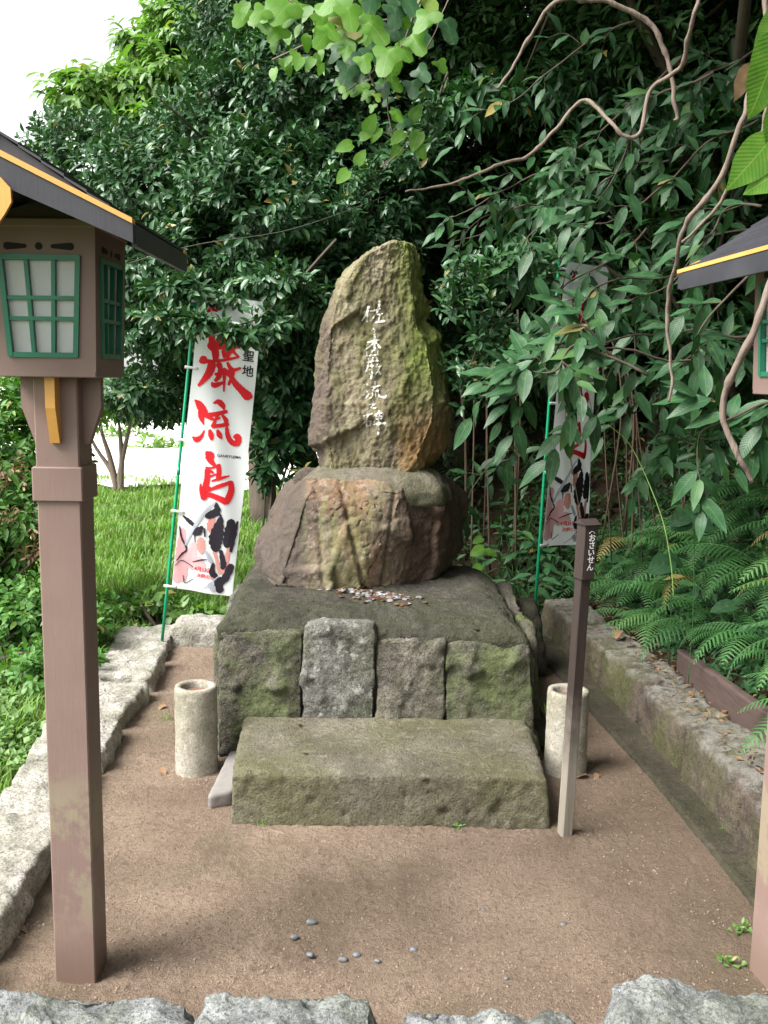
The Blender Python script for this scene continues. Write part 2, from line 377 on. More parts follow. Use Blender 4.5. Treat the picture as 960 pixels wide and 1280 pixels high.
def paint(name, c1, c2, rough=.55, wear=None):
    m = M(name); n = m.noise(6, 6, .6); c = m.mix(m.ramp(n, [(.3, 0), (.7, 1)]), c1, c2)
    c = m.mix(m.ramp(m.noise(90, 4, .7), [(.62, 0), (.75, .35)]), c, tuple(v*.6 for v in c1))
    if wear:
        x, y, z = m.sep(m.pos)
        f = m.math('MULTIPLY', m.ramp(m.noise(9, 6, .7), [(.47, 0), (.56, 1)]), m.math('MULTIPLY', m.lin(z, .6, .45), m.lin(z, .05, .3)))
        c = m.mix(m.math('MULTIPLY', f, .55), c, wear)
        c = m.mix(m.math('MULTIPLY', m.lin(z, .16, .0), .5), c, (.16, .11, .075))
    h = m.noise(1, 5, .6, m.map((160, 160, 14)))
    return m.done(m.pbsdf(c, rough, m.bump(h, .25, .002), .4))
BROWN = paint('paint_brown', (.185, .122, .105), (.215, .145, .125), .6, (.26, .24, .15))
BLACKP = paint('paint_black', (.022, .022, .028), (.045, .045, .055), .5)
DARKBR = paint('paint_dark_brown', (.03, .022, .02), (.05, .036, .032), .6)
YELLOW = paint('paint_ochre', (.55, .27, .06), (.68, .36, .10), .5)
GREENP = paint('paint_green', (.012, .13, .075), (.018, .17, .095), .4)
HOLE = paint('recess_black', (.01, .008, .008), (.015, .012, .012), .8)
m = M('frosted_glass'); n = m.noise(7, 5, .6)
b = m.pbsdf(m.mix(n, (.74, .77, .77), (.88, .9, .9)), .35, None, .5); t = m.trans((.95, .97, .97))
GLASS = m.done(m.mixsh(.5, b, t))
m = M('weathered_wood'); x, y, z = m.sep(m.pos); n = m.noise(1, 6, .6, m.map((90, 90, 5))); k = m.noise(9, 5, .6)
c = m.mix(n, (.018, .011, .010), (.05, .033, .028))
g = m.lin(m.math('ADD', z, m.math('MULTIPLY', m.math('SUBTRACT', k, .5), .35)), .5, .22)
c = m.mix(g, c, m.mix(n, (.16, .14, .11), (.32, .29, .24)))
WOOD = m.done(m.pbsdf(c, .6, m.bump(n, .5, .004), .5))
m = M('board_wood'); n = m.noise(1, 6, .6, m.map((8, 8, 70))); BOARD = m.done(m.pbsdf(m.mix(n, (.035, .022, .018), (.10, .066, .055)), .75, m.bump(n, .5, .004)))
m = M('slab_grey'); n = m.noise(40, 6, .7); SLAB = m.done(m.pbsdf(m.mix(n, (.13, .12, .11), (.24, .225, .21)), .8, m.bump(n, .4, .004)))
m = M('green_plastic'); GPL = m.done(m.pbsdf(m.mix(m.noise(9), (.004, .28, .12), (.008, .36, .17)), .3))
def cloth_mat(name, col, tr=.3):
    m = M(name); n = m.noise(700, 2); b = m.pbsdf(col, .8, m.bump(n, .2, .001), .2); return m.done(m.mixsh(tr, b, m.trans(col)))
CLOTH = cloth_mat('banner_cloth', (.80, .82, .84), .35); TIE = cloth_mat('tie_white', (.8, .8, .8))
RED = cloth_mat('print_red', (.66, .022, .03), .25); BLK = cloth_mat('print_black', (.022, .018, .025), .1)
PINK = cloth_mat('print_pink', (.72, .42, .44), .3); GREY = cloth_mat('print_grey', (.42, .44, .5), .3); SKINP = cloth_mat('print_rose', (.66, .30, .27), .3)
WHITEP = paint('white_fill', (.72, .72, .70), (.82, .82, .8), .7)
m = M('worn_white'); WORN = m.done(m.pbsdf(m.mix(m.ramp(m.noise(95, 4, .7), [(.46, 0), (.56, .85)]), (.72, .72, .68), (.2, .18, .12)), .85))
m = M('water'); WATER = m.done(m.pbsdf(m.mix(m.ramp(m.noise(14, 3), [(.45, 0), (.6, 1)]), (.10, .11, .13), (.22, .09, .04)), .04, None, .8))
m = M('coin'); oi = m.n('ShaderNodeObjectInfo').outputs['Random']
COIN = m.done(m.pbsdf(m.ramp(oi, [(0, (.55, .58, .62)), (.5, (.65, .66, .68)), (.55, (.28, .14, .08)), (.85, (.33, .18, .10)), (1, (.5, .38, .2))]), .35, None, .5, Metallic=.75))
m = M('pebble_dark'); PEB = m.done(m.pbsdf(m.mix(m.noise(30), (.07, .075, .08), (.17, .18, .19)), .5))
m = M('wall_far'); FARW = m.done(m.pbsdf(m.mix(m.noise(1.5), (.6, .6, .58), (.72, .72, .7)), .8))

# ------------------------------------------------------------------ terrain
def smooth(a, b, x): t = np.clip((x-a)/(b-a), 0, 1); return t*t*(3-2*t)
def terr(x, y):
    x = np.asarray(x, float); y = np.asarray(y, float)
    bank = np.clip(x-1.42, 0, 2.2)*1.3*smooth(1.0, 2.4, y)+.16*smooth(1.28, 1.4, x)*smooth(1, 2, y)
    back = np.clip(y-5.75, 0, 6)*.55*smooth(-.7, .5, x)
    far = smooth(120, 400, np.hypot(x, y))*-1.0
    z = np.maximum(bank, back)+.35*np.minimum(bank, back)+far
    nz = fbm(np.stack([x*1.3, y*1.3, x*0], -1), 3)
    z = z+nz*.06*smooth(1.35, 2, np.maximum(x, np.abs(y-3.3)))+nz*.03*smooth(-1.2, -2, x)
    inside = (x > -1.5) & (x < 1.36) & (y < 5.65)
    return np.where(inside, np.minimum(z, -.03), z)
def axis(lo, hi, step, far):
    a = list(np.arange(lo, hi+step/2, step)); s = step; p = hi
    while p < far: s *= 1.35; p += s; a.append(p)
    s = step; p = lo
    while p > -far: s *= 1.35; p -= s; a.insert(0, p)
    return np.array(a)
X = axis(-5, 4, .09, 900); Y = axis(.5, 11, .09, 900)
gx, gy = np.meshgrid(X, Y, indexing='ij'); ZZ = terr(gx, gy)
V = np.stack([gx, gy, ZZ], -1).reshape(-1, 3); nX, nY = gx.shape
idx = np.arange(nX*nY).reshape(nX, nY)
F = np.stack([idx[:-1, :-1], idx[1:, :-1], idx[1:, 1:], idx[:-1, 1:]], -1).reshape(-1, 4)
obj('ground', V, F, LAWN, base=False, kind='structure')
# sandy court inside the kerbs
X = np.arange(-1.22, 1.2, .0075); Y = np.arange(1.6, 5.5, .0075)
gx, gy = np.meshgrid(X, Y, indexing='ij')
P3 = np.stack([gx, gy, gx*0], -1)
def sandz(P3): return fbm(P3*2.1, 3)*.008+fbm(P3*14, 3)*.0028
hz = sandz(P3)+(fbm(P3*34, 2)*.0048+fbm(P3*75, 1)*.0022)*(.35+.65*smooth(-.5, .3, fbm(P3*1.7+9, 2)))
V = np.stack([gx, gy, hz], -1).reshape(-1, 3); nX, nY = gx.shape; idx = np.arange(nX*nY).reshape(nX, nY)
F = np.stack([idx[:-1, :-1], idx[1:, :-1], idx[1:, 1:], idx[:-1, 1:]], -1).reshape(-1, 4)
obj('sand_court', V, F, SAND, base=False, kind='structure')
# loose grains
n = 20000
gp = np.stack([rng.uniform(-1.05, 1.0, n), 1.75+3.3*rng.random(n)**1.6, np.zeros(n)], -1); keep = fbm(gp*2.3+3, 3) > -.1; gp = gp[keep]; n = len(gp)
gp[:, 2] = sandz(gp)+.001
sz = .0016+.0036*rng.random(n)**3
T = np.array([[1, 0, 0], [-.5, .87, 0], [-.5, -.87, 0], [0, 0, 1.0]]); a = rng.random(n)*6.28
ca, sa = np.cos(a), np.sin(a)
VV = np.stack([T[None, :, 0]*ca[:, None]-T[None, :, 1]*sa[:, None], T[None, :, 0]*sa[:, None]+T[None, :, 1]*ca[:, None], np.repeat(T[None, :, 2], n, 0)*.9], -1)*sz[:, None, None]+gp[:, None]
FF = (np.array([[0, 1, 3], [1, 2, 3], [2, 0, 3]])[None]+4*np.arange(n)[:, None, None]).reshape(-1, 3)
o = obj('sand_grains', VV.reshape(-1, 3), FF, GRAIN, kind='stuff', rnd=np.repeat(rng.random(n), 4)); tag(o, 'coarse loose grains of sand strewn over the court', 'sand')
# pale path across the lawn
pth = np.array([gz(-60, 608), gz(215, 612), gz(420, 604), gz(420, 560), gz(215, 560), gz(-60, 556)])
V, F = [], []
V, F = [], []
xs_ = np.arange(-24, 4.01, .4); ys_ = [0, .5, 1, 4, 10, 20, 40, 77]
for i_, x_ in enumerate(xs_):
    e_ = 12.4+.5*float(fbm(np.array([x_*.6, 3.1, 0]), 3))
    for d_ in ys_: V.append((x_*(1+d_/30), e_+d_, float(terr(x_, e_+min(d_, 20)))+.05))
k_ = len(ys_)
for i_ in range(len(xs_)-1):
    for q_ in range(k_-1): a = i_*k_+q_; F.append((a, a+k_, a+k_+1, a+1))
obj('path', V, F, PATH, base=False, kind='structure')

# ------------------------------------------------------------------ stone monument
mon = thing('stone_monument', (.03, 4.3, 0), 'tall mossy stone stele carved with white characters on a brown boulder and stone pedestal', 'monument')
L_ = [  # y, left silhouette, front-left, front-right, right silhouette
    (600, 402, 412, 492, 535), (584, 398, 410, 512, 548), (562, 392, 406, 527, 560), (530, 391, 407, 541, 566), (490, 392, 408, 544, 563), (455, 393, 408, 540, 555),
    (425, 397, 410, 535, 547), (402, 402, 414, 522, 545), (380, 406, 418, 518, 538), (350, 421, 432, 514, 532), (328, 436, 446, 512, 528), (312, 465, 470, 511, 524), (302, 492, 495, 511, 519)]
secs = []
for y_, a, b, c_, d in L_:
    Yf = 4.42; th = .30 if y_ > 340 else (.22 if y_ > 315 else .14)
    pL = at(a, y_, Yf+.10); pFL = at(b, y_, Yf); pFR = at(c_, y_, Yf+.01); pSR = at(d, y_, Yf+.27 if y_ > 340 else Yf+.12)
    z_ = pFL[2]
    s_ = [pFL, pFR, pSR, np.array([pSR[0]-.05, Yf+th+.04, z_]), np.array([pL[0]+.05, Yf+th, z_]), pL]
    for q in s_: q[2] = z_
    secs.append(s_)
def notch(G, N):   # chipped shoulder on the right edge
    c = at(541, 402, 4.50); d = np.exp(-((G[..., 0]-c[0])**2/.05**2+(G[..., 2]-c[2])**2/.045**2)); G = G.copy(); G[..., 0] -= .05*d*(G[..., 0] > .1); return G
V, F = loft(secs, .0065, .0065, caps=5, smooth=2, disp=[((6, 6, 3), .008, 3), ((13, 13, 7), .008, 4), ((30, 30, 17), .0065, 3), ((62, 62, 42), .0055, 2), ((115, 115, 90), .003, 1)], facet=(30, .38, 4, .12), post=notch)
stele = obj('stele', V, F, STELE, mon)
bvh = BVHTree.FromPolygons([tuple(v) for v in V], F)

# brush strokes helper: list of (x,y,w) points -> ribbons of small quads mapped by fn(x,y,k)->point
def brush(strokes, fn, seg=6, cap=5, jit=.07):
    parts = []
    for k, st in enumerate(strokes):
        pts = np.array(st, float)
        C = catmull(pts, seg) if len(pts) > 2 else np.array([pts[0]+(pts[1]-pts[0])*t for t in np.linspace(0, 1, seg+1)])
        xy = C[:, :2]; wd = np.maximum(C[:, 2], 1)*.5; T = np.gradient(xy, axis=0); T /= np.linalg.norm(T, axis=1)[:, None]+1e-9
        N = np.stack([-T[:, 1], T[:, 0]], -1)
        wd = wd*(1+jit*np.sin(np.arange(len(wd))*2.3+k))
        rows = [xy[0]-T[0]*wd[0]*.75+0*N[0]] 
        Lp = xy+N*wd[:, None]; Rp = xy-N*wd[:, None]
        V2 = []
        for i in range(len(xy)): V2 += [Lp[i], xy[i], Rp[i]]
        e0 = len(V2); V2.append(xy[0]-T[0]*wd[0]*.8); V2.append(xy[-1]+T[-1]*wd[-1]*.8)
        V2 += [xy[0]-T[0]*wd[0]*.55+N[0]*wd[0]*.65, xy[0]-T[0]*wd[0]*.55-N[0]*wd[0]*.65, xy[-1]+T[-1]*wd[-1]*.55+N[-1]*wd[-1]*.65, xy[-1]+T[-1]*wd[-1]*.55-N[-1]*wd[-1]*.65]
        F2 = []
        for i in range(len(xy)-1):
            a = i*3; F2 += [(a, a+1, a+4, a+3), (a+1, a+2, a+5, a+4)]
        b = (len(xy)-1)*3
        F2 += [(e0, 1, 0, e0+2), (e0, e0+3, 2, 1), (b+1, e0+1, e0+4, b), (b+2, e0+5, e0+1, b+1)]
        parts.append(([fn(p[0], p[1], k) for p in V2], F2))
    return join(parts)
def zs(z0, ox, oy, sts):  # zoomed drawing coordinates -> photo pixels
    return [[(ox+p[0]/z0, oy+p[1]/z0, p[2]/z0) for p in s] for s in sts]
def on_stele(px, py, k):
    d = Vector(ray(px, py)).normalized(); h = bvh.ray_cast(Vector(CAM), d)
    if h[0] is None: return np.array(at(px, py, 4.42))
    return np.array(h[0])-np.array(d)*(.0022+.0002*(k % 9))
W = 9
chars = [
 [[(398, 215, 16), (385, 255, 12), (355, 302, 5)], [(388, 255, 14), (386, 305, 12)], [(408, 240, 8), (440, 236, 10), (470, 226, 8)], [(463, 180, 13), (458, 225, 14), (440, 262, 10), (412, 300, 6)], [(450, 262, 9), (482, 256, 7)], [(466, 262, 8), (462, 300, 9)], [(440, 310, 10), (470, 306, 13), (496, 300, 14)]],
 [[(428, 345, 8), (420, 362, 7)], [(420, 356, 8), (440, 354, 7), (430, 372, 6)]],
 [[(436, 378, 12), (434, 420, 14), (434, 482, 13)], [(392, 432, 9), (430, 424, 11), (462, 418, 9)], [(430, 430, 11), (410, 455, 9), (382, 474, 5)], [(440, 430, 9), (455, 450, 12), (470, 466, 11)]],
 [[(386, 492, 8), (388, 514, 9), (420, 512, 9), (454, 508, 9)], [(420, 482, 11), (420, 510, 9)], [(455, 488, 9), (452, 510, 8)], [(396, 530, 8), (400, 544, 8)], [(424, 526, 8), (420, 542, 8)], [(444, 526, 8), (450, 538, 7)], [(384, 556, 9), (420, 550, 9), (458, 546, 9)], [(396, 556, 9), (390, 590, 9), (378, 618, 5)], [(404, 580, 9), (428, 576, 9)], [(418, 566, 11), (420, 610, 10), (412, 656, 12)], [(400, 602, 7), (424, 598, 8)], [(402, 630, 8), (424, 622, 8)], [(456, 560, 8), (446, 586, 8), (474, 578, 7)], [(472, 580, 8), (452, 612, 7), (440, 634, 4)], [(448, 596, 7), (472, 628, 10)]],
 [[(388, 690, 10), (396, 702, 8)], [(380, 728, 10), (390, 738, 8)], [(378, 778, 6), (398, 752, 10)], [(438, 676, 11), (438, 694, 8)], [(412, 710, 9), (438, 704, 10), (466, 698, 9)], [(438, 708, 9), (424, 732, 8), (456, 730, 11)], [(424, 746, 10), (420, 765, 8), (404, 780, 5)], [(440, 744, 9), (440, 768, 8)], [(458, 742, 9), (464, 764, 9), (496, 770, 14), (506, 758, 8)]],
 [[(420, 788, 8), (428, 800, 7)], [(404, 816, 7), (438, 810, 8), (416, 828, 7), (408, 836, 6)], [(408, 832, 6), (428, 838, 8), (446, 834, 10)]],
 [[(366, 884, 9), (395, 878, 11), (420, 870, 10)], [(396, 880, 11), (380, 915, 9), (342, 954, 5)], [(384, 922, 9), (386, 952, 9)], [(386, 924, 8), (410, 918, 9), (406, 948, 8)], [(386, 950, 8), (408, 946, 8)], [(462, 852, 9), (456, 868, 7)], [(440, 874, 9), (444, 906, 8)], [(442, 874, 8), (484, 868, 10), (480, 902, 8)], [(444, 890, 7), (480, 886, 7)], [(446, 906, 8), (482, 902, 8)], [(462, 872, 8), (462, 904, 8)], [(440, 908, 9), (430, 926, 8)], [(428, 938, 8), (460, 932, 10), (500, 930, 12)], [(462, 912, 10), (460, 950, 13), (456, 1000, 12)]],
]
for ch in chars:
    V, F = brush(zs(4.922, 380, 340, [[(a, b, c_*1.05) for a, b, c_ in s] for s in ch]), on_stele, seg=5, jit=.15)
    obj('carved_character', V, F, WORN, stele, smooth=False)
# collar of mortar
def ringpx(y_, l, r, Yf, Yb, n=10, z=None):
    pl_, pr = at(l, y_, (Yf+Yb)/2), at(r, y_, (Yf+Yb)/2); zc = at((l+r)/2, y_, Yf)[2] if z is None else z
    cx, rx_ = (pl_[0]+pr[0])/2, (pr[0]-pl_[0])/2; cy, ry = (Yf+Yb)/2, (Yb-Yf)/2
    out = []
    for i in range(n):
        a = -pi*.5-pi/n+2*pi*i/n; c_, s_ = cos(a), sin(a)
        out.append(np.array([cx+rx_*np.sign(c_)*abs(c_)**.75, cy+ry*np.sign(s_)*abs(s_)**.75, zc]))
    return out
V, F = loft([ringpx(640, 372, 566, 4.28, 4.95), ringpx(615, 370, 563, 4.28, 4.95), ringpx(600, 385, 552, 4.33, 4.9), ringpx(590, 395, 540, 4.39, 4.84), ringpx(583, 404, 530, 4.42, 4.8)], .015, .012, 5, 4, [(6, .014, 3), (30, .004, 3)])
obj('mortar_collar', V, F, COLLAR, mon)
# boulder
B_ = [  # y, L sil, FL, FM, FR, R sil
    (742, 314, 340, 448, 530, 560), (726, 318, 346, 456, 540, 573), (700, 325, 354, 466, 556, 577), (660, 342, 366, 484, 568, 583), (640, 350, 372, 494, 562, 580), (622, 360, 380, 502, 544, 566), (612, 370, 390, 500, 530, 554)]
secs = []
for j, (y_, l, fl, fm, fr, r) in enumerate(B_):
    up = j/6; Y0 = 4.12+.12*up
    fm_ = at(fm, y_, Y0+.03); z_ = fm_[2]
    s_ = [at(fl, y_, Y0+.02), fm_, at(fr, y_, Y0+.27), at(r, y_, Y0+.52), at(r-25, y_, 4.98), at(l+18, y_, 4.98), at(l, y_, Y0+.38)]
    for q in s_: q[2] = z_
    secs.append(s_)
def crease(G, N):   # vertical clefts and shoulders on the front of the boulder
    x_, z_ = G[..., 0], G[..., 2]
    d = np.zeros_like(x_)
    for cx, sl, wd, am in ((-.155, .25, .010, .022), (-.29, .1, .012, .014), (.03, -.12, .008, .014)):
        t = x_-(cx+sl*(.85-z_)); d -= am*np.exp(-(t/wd)**2)
    for cx, cz, rr in ((-.22, .93, .07), (-.06, .93, .075), (-.1, .72, .12)):
        d += .026*np.exp(-(((x_-cx)/rr)**2+((z_-cz)/rr)**2))
    return G+N*(d*(N[..., 1] < -.2))[..., None]
V, F = loft(secs, .008, .008, 20, 1, [(5, .008, 3), (17, .006, 3), (60, .004, 2), (120, .0015, 1)], crease, facet=(20, .6, 11, .10, 1))
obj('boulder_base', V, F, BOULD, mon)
# mortar bed (top of the pedestal) and core
f0 = [at(285, 795, 3.74), at(655, 800, 3.74)]
zt = .555
secs = [[(-.66, 3.68, 0), (.62, 3.68, 0), (.60, 4.86, 0), (-.68, 4.86, 0)],
        [(-.64, 3.672, .40), (.60, 3.672, .40), (.57, 4.84, .40), (-.66, 4.84, .40)],
        [(-.650, 3.668, .478), (.575, 3.668, .468), (.55, 4.80, .49), (-.66, 4.82, .50)],
        [(-.648, 3.672, .512), (.565, 3.672, .492), (.52, 4.78, .52), (-.65, 4.8, .545)],
        [(-.60, 3.80, .560), (.50, 3.80, .530), (.42, 4.7, .565), (-.60, 4.75, .60)]]
V, F = loft(secs, .010, .010, 34, 3, [(4, .016, 3), (25, .006, 3), (70, .0035, 2)])
obj('mortar_bed', V, F, MORTAR, mon)
def face_px(x0, x1, yt, yb, mat, dz=(.012, 4), rot=0, tl=0, tr=0, proud=0, xb0=None, xb1=None):
    Yf = 3.66-proud
    a = at(x0, yt, Yf); b = at(x1, yt+tr, Yf); zt_ = (a[2]+b[2])/2
    xb0 = x0 if xb0 is None else xb0; xb1 = x1 if xb1 is None else xb1
    c0 = at(xb0, yb, Yf-.04); c1 = at(xb1, yb, Yf-.04)
    s0 = [(c0[0], Yf-.045, 0), (c1[0], Yf-.045, 0), (c1[0], Yf+.11, 0), (c0[0], Yf+.11, 0)]
    s1 = [(a[0], Yf, a[2]), (b[0], Yf, b[2]), (b[0], Yf+.11, b[2]), (a[0], Yf+.11, a[2])]
    V, F = loft([s0, s1], .010, .010, 5, 1, [(9, .004, 3), (32, .0045, 4), (85, .003, 2)], facet=(22, .28, int(x0), .12, 1))
    return obj('facing_stone', V, F, mat, mon)
tag(face_px(275, 379, 789, 893, FACE_A, xb0=269, xb1=377), 'leftmost facing stone of the pedestal, green with moss')
tag(face_px(379, 469, 780, 893, FACE_B, proud=.012, xb0=376), 'pale grey rough facing stone of the pedestal')
tag(face_px(470, 557, 799, 893, FACE_C, proud=.004), 'brown grey facing stone at the middle of the pedestal')
tag(face_px(557, 662, 803, 893, FACE_A, proud=.0, xb1=675), 'dark mossy facing stone at the right end of the pedestal')
for (ya, yb, xs, mt) in ((3.82, 4.3, -.66, FACE_A), (4.33, 4.93, -.69, FACE_B), (3.82, 4.3, .62, FACE_A), (4.33, 4.93, .62, FACE_C)):
    V, F = loft([[(xs-.05, ya, 0), (xs+.05, ya, 0), (xs+.05, yb, 0), (xs-.05, yb, 0)], [(xs-.03, ya, .46), (xs+.02, ya, .46), (xs+.02, yb, .46), (xs-.03, yb, .46)]], .02, .02, 3, 3, [(7, .018, 3), (26, .008, 3)])
    obj('facing_stone', V, F, mt, mon)

# ------------------------------------------------------------------ step
a, b, c_, d = gz(292, 965, .175), gz(683, 970, .175), gz(655, 896, .175), gz(303, 893, .175)
zt = .178
def pit(G, N):
    m_ = (N[..., 1] < -.6); h_ = fbm(G*np.array([14, 14, 30])+4, 3); return G-N*(np.clip(h_-.42, 0, 1)*.03*m_)[..., None]
V, F = loft([[(-.505, 3.05, -.02), (.575, 3.05, -.02), (.575, 3.66, -.02), (-.53, 3.66, -.02)], [(-.497, 3.06, .178), (.562, 3.062, .178), (.572, 3.64, .172), (-.543, 3.62, .172)]], .010, .010, 14, 2, [(5, .006, 3), (28, .0035, 3), ((70, 70, 25), .0022, 2)], pit)
tag(obj('stone_step', V, F, STEP), 'low wide mossy concrete step block in front of the pedestal', 'step')
V, F = block([(-.60, 3.16, .05), (-.515, 3.20, .058), (-.51, 3.55, .062), (-.585, 3.56, .058)], -.01, 0, seg=.015, lev=.01, smooth=1, disp=[(20, .002, 2)])
tag(obj('stone_slab', V, F, SLAB), 'narrow grey slab lying between the left vase and the step', 'slab')
V, F = loft([[(.60, 3.66, 0), (.70, 3.70, 0), (.74, 4.9, 0), (.62, 4.9, 0)], [(.605, 3.7, .10), (.68, 3.74, .10), (.71, 4.9, .13), (.62, 4.9, .13)]], .02, .02, 3, 3, [(8, .012, 3)])
tag(obj('stone_footing', V, F, CHAN), 'low dark footing stone along the right side of the pedestal', 'stone')
V, F = loft([[(.62, 4.62, 0), (.84, 4.66, 0), (.86, 4.95, 0), (.62, 4.98, 0)], [(.64, 4.66, .36), (.77, 4.68, .38), (.80, 4.9, .38), (.64, 4.92, .36)]], .015, .015, 4, 5, [(8, .014, 3), (30, .005, 3)])
tag(obj('mossy_rock', V, F, MORTAR), 'dark mossy rock leaning at the right rear corner of the pedestal', 'rock')

# ------------------------------------------------------------------ vases
def vase(px, py, r, h, label, water=True, taper=0):
    c0 = gz(px, py); cx, cy = c0[0], c0[1]+r
    t = thing('flower_vase', (cx, cy, 0), label, 'vase', 'concrete cylinder vases beside the step')
    n = 56; prof = [(r*1.0, -.02), (r*1.005, .05), (r*.985, h*.5), (r*.985, h-.012), (r*.955, h), (r*.72, h), (r*.68, h-.008), (r*.66, h-.05), (r*.66, h-.12), (0.0005, h-.12)]
    fine = []
    for (r0, z0), (r1, z1) in zip(prof[:-1], prof[1:]):
        k = max(1, int(math.hypot(r1-r0, z1-z0)/.012))
        fine += [(r0+(r1-r0)*j/k, z0+(z1-z0)*j/k) for j in range(k)]
    fine.append(prof[-1])
    th = np.arange(n)*2*pi/n
    V = np.array([[(cx+q*cos(a), cy+q*sin(a), z_) for a in th] for q, z_ in fine]).reshape(-1, 3)
    V += fbm(V*30, 3)[:, None]*.0016*np.array([1, 1, .6])
    F = [(i*n+j, i*n+(j+1) % n, i*n+n+(j+1) % n, i*n+n+j) for i in range(len(fine)-1) for j in range(n)]
    obj('vase_body', V, F, VASE, t)
    V, F = cyl(cx, cy, h-.06, h-.026, r*.665, 40); obj('rain_water', V, F, WATER, t, smooth=False)
vase(241, 973, .080, .335, 'pale concrete cylinder vase standing left of the step, filled with rusty water')
vase(711, 974, .080, .325, 'greenish concrete cylinder vase standing behind the wooden post right of the step')

# ------------------------------------------------------------------ left kerb (granite blocks) and back kerb
kb = thing('stone_kerb', (-1.15, 3.6, 0), 'row of pale granite blocks edging the left side of the sandy court', 'kerb')
def xin(y_): return np.interp(y_, [1.5, 2.3, 2.7, 3.4, 3.8, 4.5, 5.2], [-.98, -1.0, -1.0, -1.05, -1.075, -1.10, -1.17])
def xout(y_): return np.interp(y_, [1.5, 2.3, 3.1, 3.6, 4.5, 5.4], [-1.30, -1.29, -1.29, -1.34, -1.40, -1.47])
edges = [1.55, 2.22, 2.93, 3.42, 3.86, 4.36, 4.84, 5.36]
for i, (ya, yb) in enumerate(zip(edges[:-1], edges[1:])):
    q = random.uniform; ya += .012; yb -= .012; zt_ = .085+q(-.02, .022)+(.03 if i < 1 else 0)
    t = [(xout(ya)+q(-.03, .02), ya+q(-.01, .02), zt_+q(-.01, .01)), (xin(ya)+q(-.015, .02), ya+q(0, .02), zt_+q(-.015, .01)), (xin(yb)+q(-.015, .02), yb-q(0, .03), zt_+q(-.015, .01)), (xout(yb)+q(-.03, .02), yb-q(0, .03), zt_+q(-.01, .01))]
    V, F = block(t, -.05, .03, seg=.012, lev=.012, caps=14, smooth=2, disp=[(5+i*.3, .009, 3), (19, .008, 4), (60, .003, 2)], facet=(40, .3, i, .15, 1))
    obj('kerb_stone', V, F, GRAN, kb)
kb2 = thing('stone_kerb', (-.9, 5.25, 0), 'short row of two granite blocks closing the rear left corner behind the banner', 'kerb')
for x0, x1 in ((-1.175, -.90), (-.885, -.70)):
    t = [(x0, 5.17, .12), (x1, 5.15, .115), (x1, 5.42, .12), (x0, 5.44, .125)]
    V, F = block(t, -.04, .03, seg=.012, lev=.012, caps=10, smooth=4, disp=[(6, .014, 3), (22, .006, 3)])
    obj('kerb_stone', V, F, GRAN, kb2)
# front blocks at the photographer's feet
fs = [(-60, 240, 1232, 1244, 'granite block in the bottom left corner in front of the left lantern post', .0),
      (252, 468, 1238, 1236, 'squarish speckled granite block second from the left in the front row', .0),
      (503, 716, 1258, 1264, 'low granite block half hidden at the bottom edge right of centre, greenish on its right', -.02),
      (762, 1010, 1222, 1240, 'large pale granite block in the bottom right corner by the right lantern post', .02)]
for i, (xa, xb, ya, yb, lab, dz) in enumerate(fs):
    z_ = .13+dz; p, q = gz(xa, ya, z_), gz(xb, yb, z_)
    t = [(p[0]*.97-.0, 1.60, z_-.01), (q[0]*.99, 1.60, z_-.012), (q[0], q[1], z_), (p[0], p[1], z_)]
    V, F = block(t, -.04, .02, seg=.009, lev=.009, caps=22, smooth=3, disp=[(5+i, .012, 3), (17, .009, 4), (55, .004, 3)], facet=(70, .6, i+3, .22, 1))
    tag(obj('granite_block', V, F, GRAN_F), lab, 'granite block', 'granite blocks along the front edge')

# ------------------------------------------------------------------ right retaining wall, channel, board
wl = thing('retaining_wall', (1.2, 3.9, 0), 'low mossy stone wall along the right side of the court under the ferns', 'wall')
def wx(y_): return np.interp(y_, [1.6, 2.77, 3.28, 3.83, 4.64, 5.6], [1.150, 1.152, 1.150, 1.110, 1.045, .93])
ed = [1.7, 2.42, 2.98, 3.50, 4.02, 4.55, 5.05, 5.6]
for i, (ya, yb) in enumerate(zip(ed[:-1], ed[1:])):
    ya += .005; yb -= .005; q = random.uniform
    h_ = .20+q(-.008, .008); wth = .20
    s0 = [(wx(ya), ya, -.05), (wx(ya)+wth, ya, -.05), (wx(yb)+wth, yb, -.05), (wx(yb), yb, -.05)]
    s1 = [(wx(ya)+.025+q(-.008, .008), ya, h_), (wx(ya)+wth+.03, ya, h_+.015), (wx(yb)+wth+.03, yb, h_+.015), (wx(yb)+.025+q(-.008, .008), yb, h_)]
    V, F = loft([s0, s1], .013, .013, 10, 3, [(6, .012, 3), (22, .008, 3), (60, .003, 2)])
    obj('wall_block', V, F, WALLM, wl)
V, F = loft([[(1.0, 1.7, -.02), (1.16, 1.7, -.02), (.96, 5.5, -.02), (.84, 5.5, -.02)], [(1.045, 1.7, .016), (1.16, 1.7, .014), (.96, 5.5, .016), (.86, 5.5, .018)]], .03, .02, 6, 1, [(5, .003, 3)])
